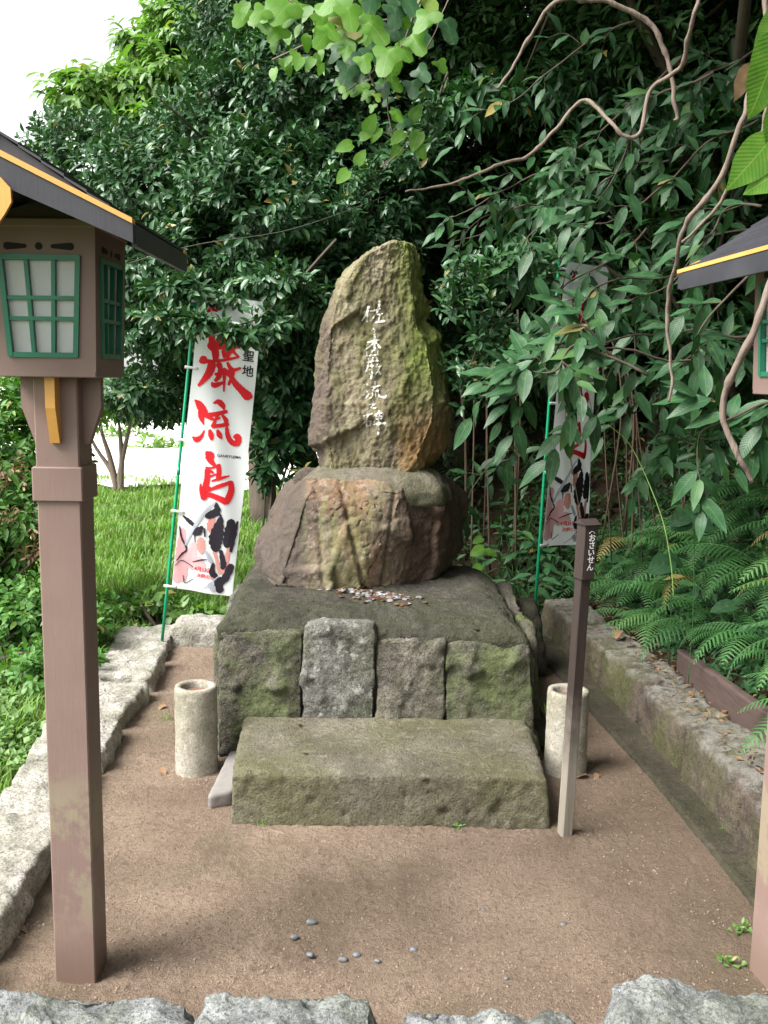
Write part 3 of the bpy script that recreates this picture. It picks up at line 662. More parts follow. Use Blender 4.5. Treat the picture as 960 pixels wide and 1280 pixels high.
# channel strip follows the wall foot
cx_ = lambda y_: np.interp(y_, [1.6, 2.58, 3.28, 4.16, 5.5], [1.075, 1.078, 1.038, .951, .80])
Yc = np.arange(1.6, 5.45, .03); st = []
V = []; F = []
for y_ in Yc:
    a_, b_ = cx_(y_), wx(y_)+.02
    for t_, z_ in ((0, -.02), (0, .014), (.12, .017), (.3, .012), (.6, .010), (1, .013)): V.append((a_+(b_-a_)*t_, y_, z_+.002*float(pn(np.array([t_*9, y_*8, 1.0])))))
for i in range(len(Yc)-1):
    for j in range(5): a = i*6+j; F.append((a, a+1, a+7, a+6))
obj('drain_channel', V, F, CHAN, base=False, kind='structure')
p0, p1 = np.array([1.315, 4.16]), np.array([1.40, 2.6])
dn = (p1-p0)/np.linalg.norm(p1-p0); pr = np.array([-dn[1], dn[0]])*.035
if pr[0] < 0: pr = -pr
t = [(*(p1), .36), (*(p1+pr), .36), (*(p0+pr), .31), (*p0, .31)]
V, F = block(t, .1, 0, seg=.02, lev=.02, caps=3, smooth=0, disp=[(9, .004, 2)])
tag(obj('edging_board', V, F, BOARD), 'dark brown timber edging board lying along the foot of the fern bank', 'board')

# ------------------------------------------------------------------ wooden post
pb, pt = gz(708, 1046), at(737, 655, 2.98)
lean = (pt[0]-pb[0])/pt[2]
op = thing('wooden_post', (pb[0], pb[1]+.03, 0), 'slim dark square post with a capped top and white hiragana lettering', 'post')
def sheared(VF, x0, y0, rot=.35):
    V, F = VF; V = V.copy(); c_, s_ = cos(rot), sin(rot); X_, Y_ = V[:, 0].copy(), V[:, 1].copy()
    V[:, 0] = x0+X_*c_-Y_*s_+lean*V[:, 2]; V[:, 1] = y0+X_*s_+Y_*c_; return V, F
PX, PY = pb[0], pb[1]+.03
V, F = sheared(boxv(-.019, .019, -.019, .019, -.02, .87, .003), PX, PY); obj('shaft', V, F, WOOD, op, smooth=False)
V, F = sheared(boxv(-.024, .024, -.030, .020, .865, 1.045, .003), PX, PY); hd = obj('head_board', V, F, WOOD, op, smooth=False)
Vr = np.array([(-.030, -.038, 1.044), (.030, -.038, 1.044), (.030, .028, 1.044), (-.030, .028, 1.044), (-.030, -.005, 1.060), (.030, -.005, 1.060)])
V, F = sheared((Vr, [(3, 2, 1, 0), (0, 1, 5, 4), (2, 3, 4, 5), (1, 2, 5), (3, 0, 4)]), PX, PY); obj('cap', V, F, WOOD, op, smooth=False)
def text_mesh(s, size):
    cu = bpy.data.curves.new('lettering', 'FONT'); cu.body = s; cu.size = size; cu.align_x = 'CENTER'; cu.align_y = 'CENTER'; cu.resolution_u = 3; cu.offset = size*.018
    o = bpy.data.objects.new('lettering_source', cu); COL.objects.link(o); dg = bpy.context.evaluated_depsgraph_get()
    me = bpy.data.meshes.new_from_object(o.evaluated_get(dg)); V = np.array([v.co[:] for v in me.vertices]).reshape(-1, 3); F = [tuple(p.vertices) for p in me.polygons]
    bpy.data.objects.remove(o); bpy.data.meshes.remove(me); return V, F
txt = []
for i, ch in enumerate('おさいせん'):
    V, F = text_mesh(ch, .026); V = np.stack([V[:, 0]+.004+(i % 2)*.001, V[:, 0]*0-.0315, 1.0-i*.0235+V[:, 1]], -1); txt.append(sheared((V, F), PX, PY))
txt.append(sheared(brush([[(-.006, 1.016, .002), (0, 1.022, .003), (.006, 1.022, .003), (.012, 1.016, .002)]], lambda a, b, k: np.array([a, -.0315, b]), jit=0), PX, PY))
# brush() clips widths below 1 unit, so the small arc is drawn with a thin tube instead
txt[-1] = sheared(tube([(-.008, -.0315, 1.016), (-.001, -.0315, 1.022), (.006, -.0315, 1.022), (.013, -.0315, 1.016)], .0008, 4, 3), PX, PY)
V, F = join(txt); obj('lettering', V, F, WHITEP, hd, smooth=False)

# ------------------------------------------------------------------ lanterns
def lantern(loc, rot, label, strip=0, back=.25):
    t = thing('park_lantern', (0, 0, 0), label, 'lantern', 'wooden lantern posts at the court entrance')
    h = .050
    V, F = boxv(-h, h, -h, h, -.03, 1.50, .003); obj('post', V, F, BROWN, t, smooth=False)
    V, F = boxv(-h-.008, h+.008, -h-.008, h+.008, 1.205, 1.285, .003); obj('collar', V, F, BROWN, t, smooth=False)
    for s in (-1, 1):
        pl_ = [(s*.047, 1.335), (s*.062, 1.335), (s*.092, 1.42), (s*.092, 1.497), (s*.047, 1.497)]
        V, F = prism(pl_ if s < 0 else pl_[::-1], -.012, .012); obj('bracket', V, F, BROWN, t, smooth=False)
    for s in (-1, 1):   # front and rear ochre brackets
        poly = [(-.048, 1.34), (-.062, 1.34), (-.085, 1.42), (-.085, 1.497), (-.048, 1.497)]
        V = np.array([(x_, s*-y_, z_) for x_ in (-.011, .011) for y_, z_ in poly]); V[:, 1] = s*np.abs(V[:, 1])*-1
        F = [(0, 1, 2, 3, 4), (9, 8, 7, 6, 5)]+[(i, (i+1) % 5, 5+(i+1) % 5, 5+i) for i in range(5)]
        obj('bracket', V, F, YELLOW, t, smooth=False)
    zb, zm, zt_ = 1.500, 1.775, 1.812
    hb, ht = .113, .122
    # box body: four framed walls around openings
    def wall(k):
        a = k*pi/2; ca, sa = cos(a), sin(a)
        def tr(V): V = np.array(V, float); return np.stack([V[:, 0]*ca-V[:, 1]*sa, V[:, 0]*sa+V[:, 1]*ca, V[:, 2]], -1)
        def P(u, z_, d=0): f = (z_-zb)/(zt_-zb); hh = hb+(ht-hb)*f; return (u, -(hh)-d, z_)
        def hh(z_): return hb+(ht-hb)*(z_-zb)/(zt_-zb)
        wb, wt, z0, z1 = .071, .084, zb+.036, zb+.243       # window opening
        o = [(-hh(zb), zb), (hh(zb), zb), (hh(zt_), zt_), (-hh(zt_), zt_)]; i_ = [(-wb, z0), (wb, z0), (wt, z1), (-wt, z1)]
        V = [P(*q) for q in o]+[P(*q) for q in i_]+[P(q[0]*.97, q[1], -.015) for q in o]+[P(*q, -.015) for q in i_]
        F = [(j, (j+1) % 4, 4+(j+1) % 4, 4+j) for j in range(4)]+[(8+(j+1) % 4, 8+j, 12+j, 12+(j+1) % 4) for j in range(4)]+[(4+j, 4+(j+1) % 4, 12+(j+1) % 4, 12+j) for j in range(4)]
        wm = BROWN
        obj('side_panel', tr(V), F, wm, t, smooth=False)
        w_ = thing_part('window', tr([P(-wb, z0, -.010), P(wb, z0, -.010), P(wt, z1, -.010), P(-wt, z1, -.010)]), [(0, 1, 2, 3)], GLASS, t)
        fm = GREENP
        def bar(q0, q1, wd, d=.004):
            (u0, a0), (u1, a1) = q0, q1; dx, dz = u1-u0, a1-a0; l = math.hypot(dx, dz); nx, nz = -dz/l*wd/2, dx/l*wd/2
            c4 = [(u0+nx, a0+nz), (u0-nx, a0-nz), (u1-nx, a1-nz), (u1+nx, a1+nz)]
            return np.array([P(*q, d) for q in c4]+[P(*q, d-.012) for q in c4]), [(0, 1, 2, 3), (7, 6, 5, 4)]+[(j, 4+j, 4+(j+1) % 4, (j+1) % 4) for j in range(4)]
        ft = .011
        frame = [bar((-wb-.002, z0), (wb+.002, z0), ft, .005), bar((-wt-.002, z1), (wt+.002, z1), ft, .005), bar((wb, z0-.004), (wt, z1+.004), ft, .0062), bar((-wb, z0-.004), (-wt, z1+.004), ft, .0062)]
        V, F = join(frame); obj('frame', tr(V), F, fm, w_, smooth=False)
        for q0, q1, d in (((-wb-.004, z0+.078), (wb+.004, z0+.078), .003), ((-wt+.002, z0+.122), (wt-.002, z0+.122), .003), ((-.021, z0), (-.030, z1), .0015), ((.021, z0), (.030, z1), .0015)):
            V, F = bar(q0, q1, .0085, d); obj('muntin', tr(V), F, fm, w_, smooth=False)
        # fretwork holes above the window
        zh = zb+.266
        for kk, pts in enumerate((([(-.068, zh), (-.03, zh)], (.008, .0045)), ([(0.0, zh), (.0005, zh)], (.008, .008)), ([(.03, zh), (.068, zh)], (.0045, .008)))):
            (q0, q1), (r0, r1) = pts[0], pts[1]; n = 10; pp = []
            for j in range(n): a_ = pi/2+pi*j/(n-1); pp.append((q0[0]+r0*cos(a_), q0[1]+r0*sin(a_)))
            for j in range(n): a_ = -pi/2+pi*j/(n-1); pp.append((q1[0]+r1*cos(a_), q1[1]+r1*sin(a_)))
            V = [P(*q, .0008) for q in pp]; obj('fret_hole', tr(V), [tuple(range(2*n))], HOLE, t, smooth=False)
    def thing_part(name, V, F, mat, par): return obj(name, V, F, mat, par, smooth=False)
    for k in range(4): wall(k)
    V, F = boxv(-ht-.004, ht+.004, -ht-.004, ht+.004, zt_-.006, zt_+.012, .002); obj('tie_beam', V, F, BROWN, t, smooth=False)
    V, F = boxv(-hb, hb, -hb, hb, zb-.012, zb+.006, .002); obj('floor_board', V, F, BROWN, t, smooth=False)
    # gable roof: ridge runs front to back
    ze, ex, yr0, yr1 = 1.764, .256, -.345, back
    sl = .47; zr = ze+ex*sl
    V, F = prism([(-ht, zt_+.01), (ht, zt_+.01), (.02, zr-.03), (-.02, zr-.03)], -ht+.004, -ht+.03); obj('gable', V, F, DARKBR, t, smooth=False)
    for s in (-1, 1):
        pr_ = [(0, zr), (s*ex, ze), (s*ex, ze+.022), (s*ex*.8, ze+.022+ex*.2*.52), (0, zr+.066)]
        V, F = prism(pr_ if s < 0 else pr_[::-1], yr0+.02, yr1-.02); ro = obj('roof', V, F, BLACKP, t, smooth=False)
        for e, (y0, y1) in enumerate(((yr0, yr0+.02), (yr1-.02, yr1))):
            bb = [(0, zr-.03), (s*(ex+.004), ze-.018), (s*(ex+.004), ze+.018), (0, zr+.022)]
            V, F = prism(bb if s < 0 else bb[::-1], y0, y1); obj('bargeboard', V, F, BLACKP, ro, smooth=False)
            yy = [(s*.004, zr+.022), (s*(ex+.004), ze+.018), (s*(ex+.004), ze+.028), (s*.004, zr+.034)]
            V, F = prism(yy if s < 0 else yy[::-1], y0-.003, y1); obj('ochre_strip', V, F, YELLOW, ro, smooth=False)
        if s == strip:
            V, F = boxv(s*(ex+.002)-.006, s*(ex+.002)+.006, yr0, yr1, ze+.020, ze+.029); obj('ochre_strip', V, F, YELLOW, ro, smooth=False)
        V, F = boxv(s*(ex+.001)-.005, s*(ex+.001)+.005, yr0+.021, yr1-.021, ze-.022, ze+.0195); obj('fascia', V, F, BLACKP, ro, smooth=False)
        # shingle rows on the slope
        for j in range(6):
            f0, f1 = j/6, (j+1)/6
            def top(f): return (s*ex*(1-f), (ze+.022+(ex*.2*.52*f/.2 if f < .2 else ex*.2*.52+(zr+.066-ze-.022-ex*.2*.52)*(f-.2)/.8))+.004)
            a_, b_ = top(f0), top(f1); q = [(a_[0], a_[1]), (a_[0], a_[1]+.006), (b_[0], b_[1]+.002), (b_[0], b_[1]-.003)]
            V, F = prism(q if s > 0 else q[::-1], yr0+.012, yr1-.012); obj('shingle_row', V, F, BLACKP, ro, smooth=False)
    # gold gable pendant
    pend = [(0, -.095), (.022, -.065), (.034, -.045), (.033, -.02), (.015, 0), (-.015, 0), (-.033, -.02), (-.034, -.045), (-.022, -.065)]
    V, F = prism([(a*1.0, zr-.022+b) for a, b in pend][::1], yr0-.010, yr0-.002); obj('pendant', V, F, YELLOW, t, smooth=False)
    t.location = loc; t.rotation_euler = (0, 0, rot)
    return t
lantern((-.747, 2.235, 0), radians(.0), 'brown post lantern on the left with green lattice window, gable roof and ochre trim', 0, .16)
lantern((1.012, 2.245, -.02), radians(5), 'brown post lantern cut off at the right edge, mostly its black roof corner', -1)

# ------------------------------------------------------------------ banners
def to_local(px, py):   # photo pixel on the left banner -> cloth plane coordinates
    p = at(px, py, 5.06); return p
pole0, pole1 = at(204, 787, 5.06), at(240, 415, 5.06)
ax = (pole1-pole0)/np.linalg.norm(pole1-pole0); bx = np.array([ax[2], 0, -ax[0]])
def uv(px, py): p = at(px, py, 5.06)-pole0; return float(p@bx), float(p@ax)
UL = uv(217, 735); UR = uv(293, 738); TT = uv(247, 372); U0 = uv(221, 666)[0]
u0, u1, v0, v1 = uv(218, 700)[0]+.0, uv(296, 700)[0], UL[1], TT[1]+.02
def wob(u, v):
    return .012*math.sin(u*16+v*2.3)+.010*math.sin(v*5.2+u*6)+.004*math.sin(u*40+v*9)
def cl(u, v, off=0): return np.array([u, -.02+wob(u, v)-off, v])
def uv2(px, py): return uv(px, py)
def on_cloth(px, py, k):
    u, v = uv2(px, py); return cl(min(max(u, u0+.002), u1-.002), v, .0016+.00012*(k % 30))
def banner():
    t = thing('nobori_banner', (0, 0, 0), 'banner', 'banner', 'tall white printed banners on green poles')
    V, F = tube([(0, 0, -.08), (0, 0, .6), (0, 0, 1.2), (0, 0, 1.78)], .0085, 8, 2); pole = obj('pole', V, F, GPL, t)
    pj = [tube([(0, 0, z_), (0, 0, z_+.04)], .0105, 8, 1) for z_ in (.85,)]
    V, F = join(pj); obj('pole_joint', V, F, GPL, pole)
    V, F = tube([(-.012, 0, 1.775), (.1, 0, 1.79), (u1, 0, 1.78)], .005, 6, 3); obj('cross_rod', V, F, GPL, t)
    nu, nv = 24, 110; V = []; F = []
    for i in range(nv+1):
        for j in range(nu+1):
            v = v0+(v1-v0)*i/nv; u = u0+(u1-u0)*j/nu
            vtop = v+.0
            if i > nv-8: vtop = v-.0*(j/nu)
            V.append(cl(u, vtop))
    for i in range(nv):
        for j in range(nu): a = i*(nu+1)+j; F.append((a, a+1, a+nu+2, a+nu+1))
    c = obj('cloth', V, F, CLOTH, t)
    A = 7.108
    gan = zs(A, 200, 380, [
        [(468, 262, 48), (470, 330, 50), (478, 392, 62)], [(538, 262, 44), (552, 320, 58), (556, 380, 50)], [(640, 258, 36), (690, 280, 46), (694, 330, 50), (690, 384, 30)], [(455, 372, 60), (560, 362, 72), (690, 362, 62)], [(560, 330, 50), (620, 318, 60), (680, 318, 60)],
        [(494, 400, 55), (500, 450, 52), (500, 498, 40)], [(568, 418, 34), (576, 470, 28)], [(650, 396, 42), (612, 440, 40), (604, 478, 24)], [(640, 400, 26), (670, 440, 20), (705, 470, 14)],
        [(372, 510, 40), (395, 498, 66), (430, 510, 34), (520, 506, 24), (620, 490, 22), (702, 470, 16)], [(470, 535, 62), (450, 600, 62), (408, 660, 48), (350, 722, 22)],
        [(528, 535, 46), (540, 580, 36), (530, 640, 40), (500, 680, 26)], [(470, 700, 20), (490, 722, 40), (560, 700, 24)], [(500, 625, 22), (560, 606, 26), (620, 600, 26)], [(575, 585, 40), (574, 660, 24), (570, 775, 12)], [(590, 600, 40), (640, 650, 36)],
        [(604, 525, 22), (632, 575, 34), (668, 585, 26), (715, 570, 20)], [(650, 600, 34), (640, 650, 30), (612, 715, 22)], [(636, 640, 26), (670, 705, 48), (730, 768, 56), (778, 815, 72), (785, 800, 60)]])
    ryu = zs(A, 200, 380, [
        [(318, 852, 12), (350, 885, 50), (385, 935, 62), (430, 1000, 34)], [(378, 930, 56), (376, 1000, 46), (396, 1068, 8)], [(302, 1180, 14), (335, 1200, 42), (375, 1175, 28), (402, 1120, 10)],
        [(482, 880, 10), (525, 868, 40), (560, 900, 40), (572, 932, 18)], [(430, 985, 34), (510, 975, 34), (590, 955, 30)], [(520, 985, 26), (500, 1030, 20), (480, 1082, 34)], [(478, 1082, 34), (540, 1078, 30), (600, 1070, 34)], [(560, 990, 20), (588, 1030, 34), (592, 1075, 24)], [(440, 1000, 34), (490, 1025, 20), (540, 1010, 14)],
        [(452, 1122, 26), (462, 1160, 42), (468, 1198, 24)], [(520, 1122, 24), (535, 1160, 40), (552, 1188, 18)], [(596, 1100, 26), (606, 1170, 34), (640, 1228, 40), (688, 1236, 44), (692, 1184, 50), (668, 1178, 40)]])
    B = 6.4
    shm = zs(B, 190, 550, [
        [(448, 98, 30), (468, 120, 66), (480, 160, 44), (512, 200, 22)], [(440, 214, 10), (490, 218, 14), (550, 196, 20)], [(540, 200, 30), (545, 250, 34), (540, 302, 34)], [(452, 235, 36), (452, 300, 40), (440, 360, 42), (424, 448, 40)], [(470, 240, 26), (500, 256, 14)], [(462, 290, 16), (540, 262, 12)], [(490, 322, 12), (560, 300, 22), (622, 284, 10)],
        [(400, 345, 10), (404, 390, 26), (424, 440, 44)], [(470, 392, 18), (540, 366, 28), (640, 334, 26)], [(636, 336, 34), (640, 390, 40), (628, 440, 46), (604, 486, 46)], [(420, 452, 44), (460, 430, 34), (520, 448, 36), (600, 486, 44)], [(430, 380, 50), (470, 385, 40)]])
    for ch in (gan, ryu, shm):
        V, F = brush([[(a_, b_, c_*1.18) for a_, b_, c_ in s_] for s_ in ch], on_cloth, seg=6, jit=.06); obj('red_character', V, F, RED, c, smooth=False)
    # small lettering
    def place_text(s, size, px, py, mat, nm, k=0):
        V, F = text_mesh(s, size); u, v = uv2(px, py)
        V = np.array([cl(u+a[0], v+a[1], .0018+k*.0006) for a in V]); obj(nm, V, F, mat, c, smooth=False)
    place_text('聖', .062, 311, 446, BLK, 'black_character'); place_text('地', .062, 310, 465, BLK, 'black_character')
    place_text('GANRYUJIMA', .020, 287, 570.5, BLK, 'small_lettering')
    # emblem at the top
    V, F = brush([[(259, 385, 3), (262, 380, 2), (266, 384, 4), (270, 381, 2), (274, 387, 4), (278, 385, 2)], [(255, 388, 2), (258, 383, 2)]], on_cloth, 3); obj('black_emblem', V, F, BLK, c, smooth=False)
    V, F = brush([[(261, 390, 3), (266, 387, 5), (272, 389, 3)]], on_cloth, 3); obj('red_emblem', V, F, RED, c, smooth=False)
    # generic ink print of two robed figures: washes, dark robes, blades
    def shapes(sts, mat, nm, k0): 
        V, F = brush(zs(B, 190, 550, sts), lambda a, b, k: on_cloth(a, b, k+k0), 5, jit=.12); obj(nm, V, F, mat, c, smooth=False)
    shapes([[(250, 720, 50), (235, 850, 70), (215, 960, 60), (200, 1120, 60)], [(260, 900, 60), (250, 1000, 80), (240, 1110, 70)]], PINK, 'pink_wash', 0)
    shapes([[(340, 830, 60), (320, 930, 90), (330, 1010, 80)], [(380, 960, 80), (410, 1020, 70)]], PINK, 'pink_wash', 4)
    shapes([[(400, 790, 60), (400, 850, 70), (405, 890, 40)], [(490, 620, 50), (480, 690, 62), (500, 720, 50)], [(510, 890, 28), (530, 960, 26), (550, 1050, 34)], [(620, 870, 34), (605, 950, 32), (600, 1020, 44), (560, 1050, 30)]], SKINP, 'rose_wash', 8)
    shapes([[(560, 620, 40), (540, 700, 90), (520, 790, 110), (520, 860, 70)], [(640, 650, 60), (630, 740, 90), (610, 830, 70)], [(690, 650, 14), (660, 740, 50), (640, 880, 24)], [(560, 880, 30), (580, 980, 50), (575, 1010, 40)], [(640, 1000, 60), (590, 1100, 60), (540, 1130, 70), (550, 1190, 60)], [(500, 980, 24), (490, 1050, 50), (520, 1080, 40)]], BLK, 'dark_robe', 14)
    shapes([[(525, 500, 20), (530, 560, 60), (480, 590, 60), (450, 600, 40)], [(510, 520, 8), (560, 600, 20)], [(410, 690, 30), (380, 720, 66), (345, 740, 40)], [(430, 700, 16), (435, 760, 12)], [(350, 750, 12), (352, 810, 6)], [(250, 600, 8), (300, 640, 34), (340, 670, 30)], [(225, 690, 10), (240, 780, 14), (280, 870, 14), (240, 910, 14), (200, 960, 8)], [(330, 970, 6), (400, 950, 12), (450, 945, 6)], [(190, 1000, 5), (240, 960, 7), (330, 1010, 4)], [(250, 1080, 4), (265, 1140, 6), (330, 1110, 4)]], BLK, 'dark_brush_mark', 20)
    for kk, sh_ in enumerate(([(530, 480, 8), (440, 560, 18), (340, 700, 26), (265, 840, 14)], [(380, 1190, 6), (460, 1150, 12), (540, 1080, 10)], [(470, 1150, 44), (500, 1180, 50)], [(440, 880, 20), (480, 960, 34)])): shapes([sh_], GREY, 'grey_blade', 26+kk)
    place_text('4月13日', .028, 255, 711, RED, 'red_lettering', 3); place_text('決闘の日', .026, 258, 719.5, RED, 'red_lettering', 3)
    for v in (v0+.01, v0+.42, v0+.80, v0+1.18, v1-.04):
        V, F = tube([(-.014, -.014, v), (.0, -.018, v+.001), (u0*.6, -.019, v+.001), (u0+.03, cl(u0+.03, v)[1]-.003, v)], [.009, .009, .008, .007], 6, 3)
        V = np.array(V); V[:, 1] = (V[:, 1]+.018)*.35-.018; obj('tie', V, F, TIE, t)
    V, F = cyl(0, 0, -.09, -.04, .02, 12); 
    return t
b1 = banner()
ry = math.atan2(ax[0], ax[2])
b1.location = tuple(pole0); b1.rotation_euler = (0, ry, 0)
b1['label'] = 'white banner with red characters in bright light on the left, behind the left kerb corner'
def copy_tree(o, parent=None):
    c = o.copy(); COL.objects.link(c); c.parent = parent
    for ch in list(o.children): copy_tree(ch, c)
    return c
b2 = copy_tree(b1)
q0, q1 = at(668, 775, 5.30), at(697, 350, 5.30); a2 = Vector(q1-q0).normalized()
b2.location = tuple(q0)
b2.rotation_mode = 'QUATERNION'
b2.rotation_quaternion = Vector((0, 0, 1)).rotation_difference(a2) @ Matrix.Rotation(radians(36), 4, 'Z').to_quaternion()
for ch in b2.children:
    if ch.name.startswith('pole'): ch.scale = (1, 1, 1.12)
    else: ch.location.z += .185
b2['label'] = 'shaded white banner on the right, half hidden by leaves behind the monument'

# ------------------------------------------------------------------ leaves: many small joined leaves
T8 = (np.array([[0, 0, 0], [.3, .40, .07], [.3, 0, 0], [.3, -.40, .07], [.65, .38, .05], [.65, 0, -.03], [.65, -.38, .05], [1, 0, -.14]]),
      np.array([[0, 3, 2], [0, 2, 1], [3, 6, 5], [3, 5, 2], [2, 5, 4], [2, 4, 1], [6, 7, 5], [5, 7, 4]]))
T5 = (np.array([[0, 0, 0], [.45, .5, .08], [.5, 0, -.02], [.45, -.5, .08], [1, 0, -.1]]), np.array([[0, 3, 2], [0, 2, 1], [3, 4, 2], [2, 4, 1]]))
def nrm(v): return v/(np.linalg.norm(v, axis=-1, keepdims=True)+1e-9)
def leaves(T, P, D, N, Ln, Wd):
    D = nrm(D); Sd = nrm(np.cross(N, D)); N = np.cross(D, Sd)
    Tv, Tf = T
    V = P[:, None]+Ln[:, None, None]*(Tv[None, :, 0:1]*D[:, None]+Tv[None, :, 2:3]*N[:, None])+Wd[:, None, None]*Tv[None, :, 1:2]*Sd[:, None]
    F = (Tf[None]+len(Tv)*np.arange(len(P))[:, None, None]).reshape(-1, 3)
    return V.reshape(-1, 3), F, np.repeat(rng.random(len(P)), len(Tv))
def cluster_leaves(C, O, k, ln, wd, T, spread=1.0, droop=.25, up=.5):
    """k leaves round each twig tip C pointing along O"""
    n = len(C); O = nrm(O); a = nrm(np.cross(O, rng.normal(size=(n, 3)))); b = np.cross(O, a)
    th = (np.arange(k)[None]*2.4+rng.random((n, 1))*6.28+rng.normal(0, .3, (n, k)))
    rad = a[:, None]*np.cos(th)[..., None]+b[:, None]*np.sin(th)[..., None]
    f = (np.arange(k)/k)[None, :, None]
    D = nrm(rad*spread+O[:, None]*(.35+.9*(1-f))+rng.normal(0, .15, (n, k, 3))); D[..., 2] -= droop
    P = C[:, None]-O[:, None]*ln*1.1*f+rad*.004
    N = nrm(O[:, None]*.7+np.array([0, 0, up])+rng.normal(0, .25, (n, k, 3)))
    L = ln*(.65+.6*rng.random((n, k))); W_ = L*wd*(.85+.3*rng.random((n, k)))
    return leaves(T, P.reshape(-1, 3), D.reshape(-1, 3), N.reshape(-1, 3), L.ravel(), W_.ravel())
def blob_points(blobs, n, inner=.4, gap=.0, fr=2.5, seed=0, face=None):
    """points through the shells of ellipsoid clumps; outward direction"""
    B = np.array(blobs, float); wgt = (B[:, 3]*B[:, 4]+B[:, 4]*B[:, 5]+B[:, 3]*B[:, 5]); i = rng.choice(len(B), n, p=wgt/wgt.sum())
    d = nrm(rng.normal(size=(n, 3))); r = 1-inner*rng.random(n)**1.5
    P = B[i, :3]+d*B[i, 3:6]*r[:, None]*(1+.18*fbm(d*2.2+i[:, None]*3.1, 2))[:, None]
    O = nrm(d/B[i, 3:6]+np.array([0, 0, .35]))
    keep = fbm(P*fr+seed, 3) > gap
    return P[keep], O[keep]
def crown(parent, blobs, n, k, ln, wd, mat, T=T5, inner=.45, gap=-.15, fr=2.5, name='crown', droop=.25, up=.5, clipf=None):
    P, O = blob_points(blobs, n, inner, gap, fr)
    if clipf is not None: kk = clipf(P); P, O = P[kk], O[kk]
    V, F, r = cluster_leaves(P, O, k, ln, wd, T, droop=droop, up=up)
    return obj(name, V, F, mat, parent, smooth=False, kind='stuff', rnd=r)
def limbs(parent, root, tips, r0, name='trunk', mat=BARK, mid=.45):
    root = np.array(root, float); parts = []
    fork = root+(np.mean(tips, 0)-root)*mid
    parts.append(tube([root-[0, 0, .15], root+(fork-root)*.5+[.04, .03, 0], fork], [r0*1.15, r0*.9, r0*.75], 8, 5, .1))
    V, F = join(parts); obj(name, V, F, mat, parent)
    for tp in tips:
        tp = np.array(tp, float); m_ = (fork+tp)/2+rng.normal(0, .08, 3)*np.linalg.norm(tp-fork)*.5
        L = [tube([fork, m_, tp], [r0*.55, r0*.35, r0*.1], 6, 5, .1)]
        for _ in range(3):
            s_ = m_+(tp-m_)*random.random(); e_ = s_+rng.normal(0, 1, 3)*np.linalg.norm(tp-fork)*.22+[0, 0, .1]
            L.append(tube([s_, (s_+e_)/2+rng.normal(0, .03, 3), e_], [r0*.2, r0*.13, r0*.05], 5, 3))
        V, F = join(L); obj('branch', V, F, mat, parent)
def pb(px, py, Y, rx_, ry_, rz_): p = at(px, py, Y); return (p[0], p[1], p[2], rx_, ry_, rz_)

# camellia tree behind the left banner
tA = thing('evergreen_tree', (-.9, 7.0, 0), 'large glossy dark evergreen tree filling the space between the left lantern and the stele', 'tree')
bl = [pb(195, 240, 6.4, .62, .6, .42), pb(110, 210, 7.0, .45, .6, .38), pb(235, 330, 6.2, .6, .6, .35), pb(290, 180, 6.8, .6, .7, .5), pb(330, 260, 6.0, .6, .6, .5), pb(190, 400, 6.4, .35, .6, .30), pb(280, 400, 6.1, .55, .55, .30),
      pb(380, 120, 6.6, .7, .7, .55), pb(470, 60, 6.8, .7, .8, .6), pb(400, 350, 6.4, .55, .6, .55), pb(350, 440, 6.5, .50, .6, .40), pb(190, 490, 6.6, .33, .5, .24), pb(460, 220, 6.5, .65, .6, .65), pb(265, 480, 6.9, .4, .5, .25), pb(330, 30, 7.2, .6, .7, .5), pb(420, 460, 6.8, .45, .5, .45), pb(320, 350, 6.1, .55, .5, .45)]
crown(tA, bl, 17000, 6, .068, .46, LEAF_CAM, T8, .4, -.22, 2.8)
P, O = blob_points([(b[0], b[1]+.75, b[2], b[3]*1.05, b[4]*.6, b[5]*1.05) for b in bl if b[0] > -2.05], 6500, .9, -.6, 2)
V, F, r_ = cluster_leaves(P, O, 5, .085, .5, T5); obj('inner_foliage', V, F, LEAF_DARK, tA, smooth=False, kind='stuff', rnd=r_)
limbs(tA, (-.45, 6.9, .05), [at(300, 180, 6.9), at(400, 90, 6.9), at(200, 300, 6.7), at(470, 250, 6.7), at(350, 420, 6.6), at(250, 430, 6.5)], .10)
# low spray reaching in front of the banner top
sp = thing('evergreen_shoot', at(300, 420, 4.9), 'drooping spray of small glossy leaves covering the top of the left banner', 'branch')
sb = [pb(205, 395, 4.9, .14, .12, .07), pb(255, 402, 4.85, .16, .12, .07), pb(300, 418, 4.85, .13, .12, .07), pb(340, 405, 4.9, .14, .12, .09), pb(345, 350, 5.0, .2, .15, .12), pb(225, 360, 5.05, .22, .15, .10), pb(290, 375, 5.05, .12, .15, .05), pb(390, 380, 5.1, .16, .15, .15)]
crown(sp, sb, 460, 6, .062, .46, LEAF_CAM, T8, .9, -.5, 5, name='leaves')
V, F = join([tube([at(420, 300, 5.3), at(350, 375, 5.0), at(300, 405, 4.9), at(215, 395, 4.9)], [.01, .007, .005, .003], 5, 5)]); obj('twig', V, F, BARK, sp)

